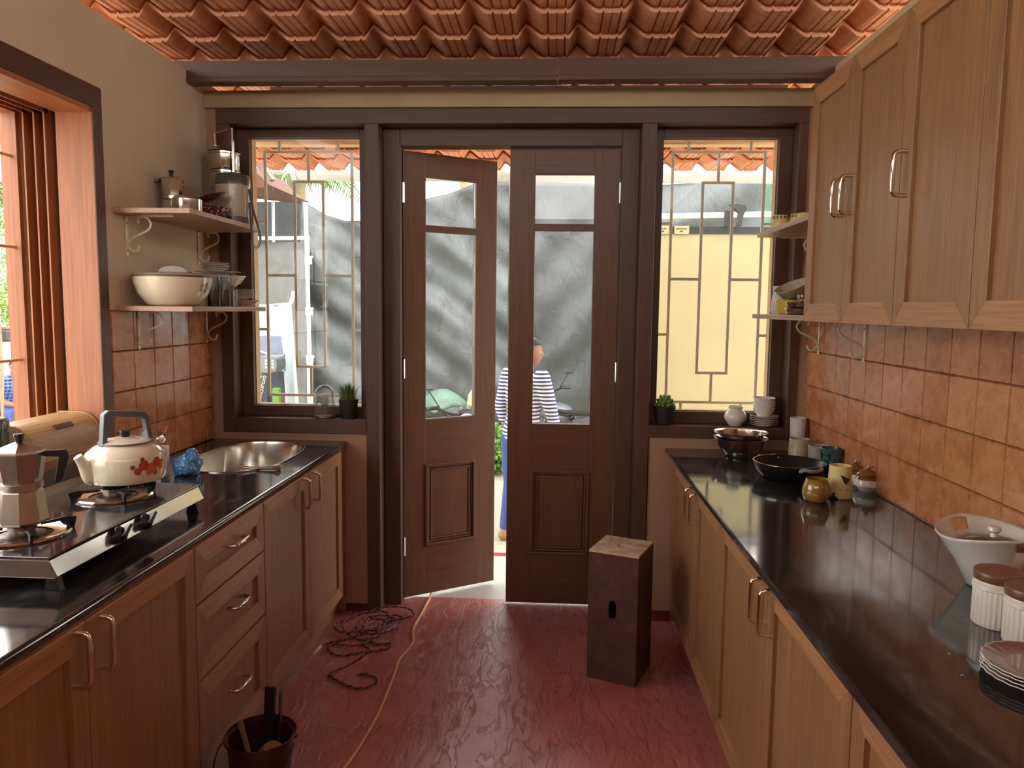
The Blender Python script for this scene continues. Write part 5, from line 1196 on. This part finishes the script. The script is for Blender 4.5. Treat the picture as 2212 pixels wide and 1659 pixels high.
# ------------------------------------------------------------------ motorbikes
def wheel(t, x, r=.29):
    w = thing('x', None, None, (x, 0, r)); w.name = 'wheel'; w.parent = t
    b = B(); b.tube([(r*.86*math.cos(a), 0, r*.86*math.sin(a)) for a in [2*PI*i/36 for i in range(36)]], r*.14, 10, closed=True); b.build('tyre', 'black', w, smooth=True)
    b = B(); b.tube([(r*.72*math.cos(a), 0, r*.72*math.sin(a)) for a in [2*PI*i/36 for i in range(36)]], .012, 8, closed=True)
    for k in range(5):
        a = 2*PI*k/5; b.tube([(0, 0, 0), (r*.72*math.cos(a), 0, r*.72*math.sin(a))], .012, 6)
    b.tube([(0, -.05, 0), (0, .05, 0)], .04, 12); b.build('rim', 'grey2', w)
def motorbike(label, loc, rz, accent='red', cover=False):
    t = thing('motorbike', label, 'motorbike', loc, rz)
    wheel(t, .64); wheel(t, -.62)
    b = B(); b.tube([(.64, .08, .29), (.47, .08, .86)], .02, 8); b.tube([(.64, -.08, .29), (.47, -.08, .86)], .02, 8); b.build('front_fork', 'steel', t, smooth=True)
    b = B(); b.tube(smoothpts([(.46, -.34, .98), (.40, -.26, .99), (.46, -.10, .93), (.46, .10, .93), (.40, .26, .99), (.46, .34, .98)], 5), .013, 8); b.tube([(.40, -.34, .98), (.40, -.22, .985)], .019, 8); b.tube([(.40, .34, .98), (.40, .22, .985)], .019, 8); b.build('handlebar', 'black', t, smooth=True)
    b = B(); b.lathe([(0, .0), (.05, .005), (.085, .03), (.09, .08), (.05, .13), (0, .14)], n=28); b.build('headlamp', 'pvc', t, smooth=True, loc=(.60, 0, .86), rot=(0, -PI/2-.1, 0))
    b = B(); b.lathe([(0, 0), (.055, 0), (.06, .01), (.06, .03), (0, .034)], n=28); b.build('speedometer', 'grey2', t, smooth=True, loc=(.47, 0, .955), rot=(0, -.5, 0))
    b = B(); b.grid(15, 10, lambda i, j: (.36-.55*i/14, (.155*math.sin(PI*i/14)**.6+.01)*math.cos(PI*j/9), .70+(.16*math.sin(PI*(i+2)/18)**.8)*math.sin(PI*j/9))); b.build('fuel_tank', accent, t, smooth=True, solid=.01)
    b = B(); b.prism([(-.02, -.12, .74), (-.75, -.12, .84), (-.80, -.12, .90), (-.55, -.12, .86), (-.25, -.12, .80), (-.02, -.12, .82)], (0, .24, 0)); b.build('seat', 'black', t, bev=.03)
    b = B(); b.prism([(-.35, -.09, .62), (-.88, -.05, .80), (-.80, -.05, .85), (-.3, -.09, .74)], (0, .18, 0)); b.build('tail_cowl', accent, t, bev=.015)
    b = B(); b.box(-.92, -.87, -.05, .05, .77, .83); b.build('tail_lamp', 'red', t, bev=.01)
    b = B(); b.box(-.18, .22, -.12, .12, .28, .62); b.tube([(.2, -.14, .3), (-.2, -.16, .25), (-.75, -.17, .36)], [.025, .03, .045], 10); b.build('engine', 'grey2', t, bev=.03)
    b = B(); b.tube([(-.62, .08, .29), (-.1, .08, .4)], .02, 8); b.tube([(-.62, -.08, .29), (-.1, -.08, .4)], .02, 8); b.tube([(.44, 0, .84), (.1, 0, .35)], .025, 8); b.tube([(.44, 0, .80), (-.5, 0, .68), (-.85, 0, .78)], .02, 8); b.build('frame', 'black', t)
    b = B(); b.grid(12, 5, lambda i, j: (.64+.33*math.cos(.3+i*.2), -.06+.03*j, .29+.33*math.sin(.3+i*.2))); b.build('mudguard', accent, t, smooth=True, solid=.006)
    for s in (-1, 1):
        b = B(); b.tube([(.40, s*.2, .98), (.38, s*.3, 1.14)], .006, 6); b.lathe([(0, -.01), (.05, -.008), (.06, 0), (0, .004)], (.38, s*.31, 1.15), 20, .5, 1); b.build('mirror', 'black', t)
    if cover:
        b = B(); b.grid(16, 12, lambda i, j: (-.1+.62*math.sin(i*PI/15-.0)*0+.35-.62*i/15, (.20)*math.cos(PI*j/11), .98+.12*math.sin(PI*i/15)*math.sin(PI*j/11)-.06*abs(math.cos(PI*j/11)))); b.build('seat_cover', 'tarpg', t, smooth=True, solid=.01)
        b = B(); b.lathe([(.0, .16), (.07, .14), (.11, .08), (.12, 0), (.115, -.02)], n=24); b.build('helmet', 'khaki', t, smooth=True, loc=(.30, .22, .99), solid=.006)
    return t
pa = at(965, 890, Y=6.9); motorbike('motorbike with green seat cover and round lamp seen through the open door pane', (pa.x-.02, 7.0, GZ0), math.radians(-62), 'red', True)
pb_ = at(1215, 900, Y=6.9); motorbike('motorbike parked behind the striped man, only its tail in view', (pb_.x+.02, 8.0, GZ0), math.radians(122), 'grey2')

# ------------------------------------------------------------------ people
def head_bm(bm, c, turn, pitch=0):
    """deformed sphere with brow, nose, lips, chin and ears; faces +X before turning"""
    h = bmesh.new(); bmesh.ops.create_uvsphere(h, u_segments=40, v_segments=32, radius=1)
    for v in h.verts:
        x, y, z = v.co; X, Y, Z = x*.098, y*.076, z*.118
        if x > 0:
            Y *= 1-.10*x; 
            X += .022*math.exp(-((y/.13)**2+((z+.12)/.16)**2)*1.0)          # nose
            X += .006*math.exp(-((y/.45)**2+((z-.18)/.09)**2))              # brow
            X -= .008*(math.exp(-(((abs(y)-.36)/.14)**2+((z-.06)/.09)**2)))  # eye sockets
            X += .007*math.exp(-((y/.25)**2+((z+.46)/.06)**2))-.004*math.exp(-((y/.25)**2+((z+.52)/.02)**2))
            X += .010*math.exp(-((y/.3)**2+((z+.80)/.12)**2))               # chin
        if z < -.3: Y *= 1+.16*(z+.3); X = X*(1+.04*(z+.3)) if x > 0 else X*(1+.35*(z+.3))
        v.co = Vector((X, Y, Z))
    for s in (-1, 1):
        e = bmesh.ops.create_uvsphere(h, u_segments=12, v_segments=8, radius=1)['verts']
        for v in e: v.co = Vector((v.co.x*.018-.008, s*.077+v.co.y*.008+s*.004*max(0, -v.co.x), v.co.z*.030-.008))
    Mx = Matrix.Translation(c) @ Matrix.Rotation(turn, 4, 'Z') @ Matrix.Rotation(pitch, 4, 'Y')
    bmesh.ops.transform(h, matrix=Mx, verts=h.verts); me = bpy.data.meshes.new('h'); h.to_mesh(me); h.free(); bm.from_mesh(me); bpy.data.meshes.remove(me); return Mx
def ball(bm, c, rx, ry=None, rz=None, rot=None):
    m_ = Matrix.Translation(c) @ (rot.to_matrix().to_4x4() if rot else Matrix.Identity(4)) @ Matrix.Diagonal((rx, ry or rx, rz or rx, 1))
    bmesh.ops.create_uvsphere(bm, u_segments=20, v_segments=14, radius=1, matrix=m_)
def limb(bm, pts):
    """tapering limb through joints: (point, radius) list"""
    b = B(); b.bm.free(); b.bm = bm; P_, R_ = [], []
    for (p, r), (q, s) in zip(pts, pts[1:]):
        for k in range(6): P_.append(Vector(p).lerp(Vector(q), k/6)); R_.append(r+(s-r)*k/6)
    P_.append(Vector(pts[-1][0])); R_.append(pts[-1][1]); b.tube(P_, R_, 18)
    ball(bm, Vector(pts[0][0]), pts[0][1]); ball(bm, Vector(pts[-1][0]), pts[-1][1])
    for p, r in pts[1:-1]: ball(bm, Vector(p), r*1.0)
def loft(bm, rings, n=32):
    """closed trunk from horizontal ellipses (centre, depth radius, width radius)"""
    rr = []
    for k, (c, a, w) in enumerate(rings): rr.append([bm.verts.new(Vector(c)+Vector((a*math.cos(2*PI*q/n), w*math.sin(2*PI*q/n), 0))) for q in range(n)])
    bm.faces.new(rr[0][::-1]); bm.faces.new(rr[-1])
    for A, C in zip(rr, rr[1:]):
        for q in range(n): bm.faces.new((A[q], A[(q+1) % n], C[(q+1) % n], C[q]))
def hand(bm, w, d, side, curl=.6):
    """palm, four bent fingers of different length and a thumb from the side of the palm"""
    d = d.normalized(); side = (side-d*side.dot(d)).normalized(); nrm = d.cross(side).normalized()
    for o_ in (-.024, -.008, .008, .024): limb(bm, [(w-d*.005+side*o_*.5, .0135), (w+d*.045+side*o_, .0125), (w+d*.088+side*o_, .0105)])
    for off, L in ((-.029, .055), (-.010, .072), (.010, .077), (.029, .064)):
        r = w+d*.088+side*off; a = r+d*L*.42+nrm*L*.12*curl; c = a+d*L*.30+nrm*L*.28*curl; limb(bm, [(r, .0098), (a, .0088), (c, .0082), (c+d*L*.12+nrm*L*.24*curl, .0070)])
    r = w+d*.025-side*.026; limb(bm, [(r, .0125), (r+d*.028-side*.022, .0108), (r+d*.055-side*.026+nrm*.008, .0085)])
def flesh(name, bm, mat, parent, vox, smooth=2):
    bmesh.ops.recalc_face_normals(bm, faces=bm.faces); me = bpy.data.meshes.new(name); bm.to_mesh(me); bm.free(); me.materials.append(M[mat])
    o = bpy.data.objects.new(name, me); col.objects.link(o); o.parent = parent; r = o.modifiers.new('r', 'REMESH'); r.mode = 'VOXEL'; r.voxel_size = vox; r.use_smooth_shade = True
    q = o.modifiers.new('q', 'SMOOTH'); q.factor = .5; q.iterations = smooth; return o
def person(label, loc, rz, J, shirt, trousers, head_turn, scale=1.0, sleeve=.75):
    t = thing('person', label, 'person', loc, rz); s_ = scale
    v = {k: Vector(p)*scale for k, p in J.items()}; pel, wst, che, nek, hed = v['pelvis'], v['waist'], v['chest'], v['neck'], v['head']
    Z = lambda z: Vector((0, 0, z*s_))
    def trunk(g, top=True):
        r = [(pel-Z(.10), .075, .10), (pel-Z(.05), .105, .150), (pel, .115, .165), (wst, .095, .135), (wst.lerp(che, .55), .105, .155), (che, .112, .168), (che+Z(.07), .100, .165), (nek-Z(.055), .078, .125), (nek-Z(.015), .058, .075)]
        return [(c, a*s_+g, w*s_+g) for c, a, w in r]
    bm = bmesh.new(); loft(bm, trunk(0)); limb(bm, [(nek-Z(.05), .060*s_), (nek+(hed-nek)*.35, .054*s_), (nek+(hed-nek)*.75, .052*s_)])
    for q in 'lr':
        sh, el, wr, hp, kn, an, to = (v[k+q] for k in ('sh', 'el', 'wr', 'hp', 'kn', 'an', 'to'))
        limb(bm, [(sh, .058*s_), (sh.lerp(el, .5), .048*s_), (el, .038*s_)]); limb(bm, [(el, .038*s_), (el.lerp(wr, .3), .040*s_), (wr, .026*s_)])
        f = (wr-el).normalized(); hand(bm, wr, f, Vector((0, 1, 0)) if abs(f.y) < .8 and abs(f.x) > .6 else Vector((1, 0, 0)))
        limb(bm, [(hp, .092*s_), (hp.lerp(kn, .5), .076*s_), (kn, .055*s_)]); limb(bm, [(kn, .055*s_), (kn.lerp(an, .3), .056*s_), (an, .036*s_)]); limb(bm, [(an-Z(.02), .036*s_), (to, .028*s_)])
    Mx = head_bm(bm, hed, head_turn); flesh('body', bm, 'skin', t, .005, 2)
    for s in (-1, 1):
        for nm, rr, xx, mt in (('eye', .0125, .0785, 'paper'), ('iris', .0052, .0885, 'black')):
            b = B(); b.lathe([(rr*math.sin(a), -rr*math.cos(a)) for a in [PI*i/10 for i in range(11)]], n=14); e = b.build(nm, mt, t, smooth=True); e.location = Mx @ Vector((xx, s*.028, .007)); e.scale = (1, 1, .62)
    bm = bmesh.new(); g = .017*s_; loft(bm, trunk(g))
    for q in 'lr':
        sh, el, wr = v['sh'+q], v['el'+q], v['wr'+q]; e_ = el.lerp(wr, sleeve)
        limb(bm, [(sh, .064*s_+g*.5), (sh.lerp(el, .5), .058*s_+g*.5), (el, .047*s_+g*.5)]); limb(bm, [(el, .047*s_+g*.5), (e_, .042*s_+g*.5)])
    flesh('shirt', bm, shirt, t, .009, 4)
    bm = bmesh.new(); loft(bm, [(pel-Z(.13), .07*s_, .10*s_), (pel-Z(.06), .12*s_, .165*s_), (pel+Z(.03), .122*s_, .172*s_), (pel+Z(.07), .115*s_, .16*s_)])
    for q in 'lr':
        hp, kn, an = v['hp'+q], v['kn'+q], v['an'+q]; limb(bm, [(hp, .104*s_), (hp.lerp(kn, .5), .090*s_), (kn, .070*s_)]); limb(bm, [(kn, .070*s_), (kn.lerp(an, .5), .064*s_), (kn.lerp(an, .92), .058*s_)])
    flesh('trousers', bm, trousers, t, .009, 4)
    for q in 'lr':
        an, to = v['an'+q], v['to'+q]; d = (to-an); d.z = 0; d.normalize(); z0 = .0; bm = bmesh.new(); sd_ = Vector((-d.y, d.x, 0)); base = Vector((an.x, an.y, max(an.z-.09*s_, 0)))
        ang = math.atan2(d.y, d.x); rot = Matrix.Rotation(ang, 3, 'Z').to_quaternion()
        ball(bm, base+d*(-.03)+Vector((0, 0, .045)), .050, .042, .045, rot); ball(bm, base+d*.05+Vector((0, 0, .045)), .085, .043, .045, rot); ball(bm, base+d*.13+Vector((0, 0, .032)), .065, .046, .032, rot); ball(bm, base+Vector((0, 0, .085)), .045, .042, .04, rot)
        flesh('shoe', bm, 'shoe', t, .007, 2)
    h = bmesh.new(); bmesh.ops.create_uvsphere(h, u_segments=40, v_segments=30, radius=1); dl = []
    for q in h.verts:
        x, y, z = q.co
        if (x > .35 and z < .42) or (z < -.30) or (x > .0 and z < .20 and abs(y) > .5) or (x > -.15 and z < -.02): dl.append(q)
        nz = noise.noise(Vector((x*9, y*9, z*9)))*.003; q.co = Vector((x*(.101+nz)*(1.03 if x < 0 else 1), y*(.081+nz), z*(.122+nz)))
    bmesh.ops.delete(h, geom=dl, context='VERTS'); bmesh.ops.transform(h, matrix=Mx, verts=h.verts); hb = B(); hb.bm.free(); hb.bm = h; hb.build('hair', 'hair', t, smooth=True, solid=.008)
    return t
walk = dict(pelvis=(0, 0, .93), waist=(.02, 0, 1.08), chest=(.045, 0, 1.30), neck=(.06, 0, 1.46), head=(.10, 0, 1.60), shl=(.04, .18, 1.40), shr=(.04, -.18, 1.40),
            ell=(.02, .25, 1.13), elr=(.08, -.25, 1.13), wrl=(.10, .24, .89), wrr=(.20, -.23, .90), hpl=(0, .095, .88), hpr=(0, -.095, .88), knl=(.01, .11, .48), knr=(.20, -.10, .50), anl=(-.06, .11, .09), anr=(.20, -.10, .09), tol=(.08, .12, .035), tor=(.36, -.11, .035))
pm = at(1127, 860, Y=6.0)
person('person in a navy-striped white jersey and blue jeans walking behind the closed door leaf', (pm.x, 6.0, GZ0), math.radians(52), walk, 'stripe', 'jeans', math.radians(-50), .94, .45)
sit = dict(pelvis=(0, 0, .45), waist=(.03, 0, .60), chest=(.12, 0, .80), neck=(.18, 0, .95), head=(.26, 0, 1.06), shl=(.13, .155, .865), shr=(.13, -.155, .865), ell=(.20, .24, .64), elr=(.20, -.24, .64), wrl=(.42, .16, .58), wrr=(.42, -.14, .58),
           hpl=(.02, .10, .45), hpr=(.02, -.10, .45), knl=(.44, .16, .48), knr=(.44, -.15, .48), anl=(.46, .16, .09), anr=(.46, -.15, .09), tol=(.62, .17, .035), tor=(.62, -.16, .035))
ps = at(12, 805, X=-7.0)
so_ = thing('stool', 'low stool under the seated person outside the left window', 'stool', (ps.x, ps.y, GZ0))
b = B(); b.lathe([(0, 0), (.17, 0), (.18, .01), (.18, .03), (0, .035)], n=28); b.build('seat', 'white', so_, loc=(0, 0, .27))
for k in range(4):
    a = PI/4+k*PI/2; b = B(); b.tube([(.12*math.cos(a), .12*math.sin(a), .27), (.17*math.cos(a), .17*math.sin(a), 0)], .015, 8); b.build('leg', 'white', so_)
person('seated person in a blue plaid shirt and jeans seen through the left wall window', (ps.x, ps.y, GZ0), math.radians(-25), sit, 'plaid', 'jeans', -.2, 1.0, .3)
b = B(); b.box(-.28, .28, -.2, .2, 0, .36); b.mi = 1; b.box(-.285, .285, -.205, .205, .36, .40); p = at(18, 893, X=-6.0); o = b.build('cardboard_box', ['reflect', 'pinklid'] if False else ['reflect', 'petal'], loc=(p.x, p.y, GZ0), bev=.004); tag(o, 'white box with a pink-red lid on the ground outside the left window', 'box')
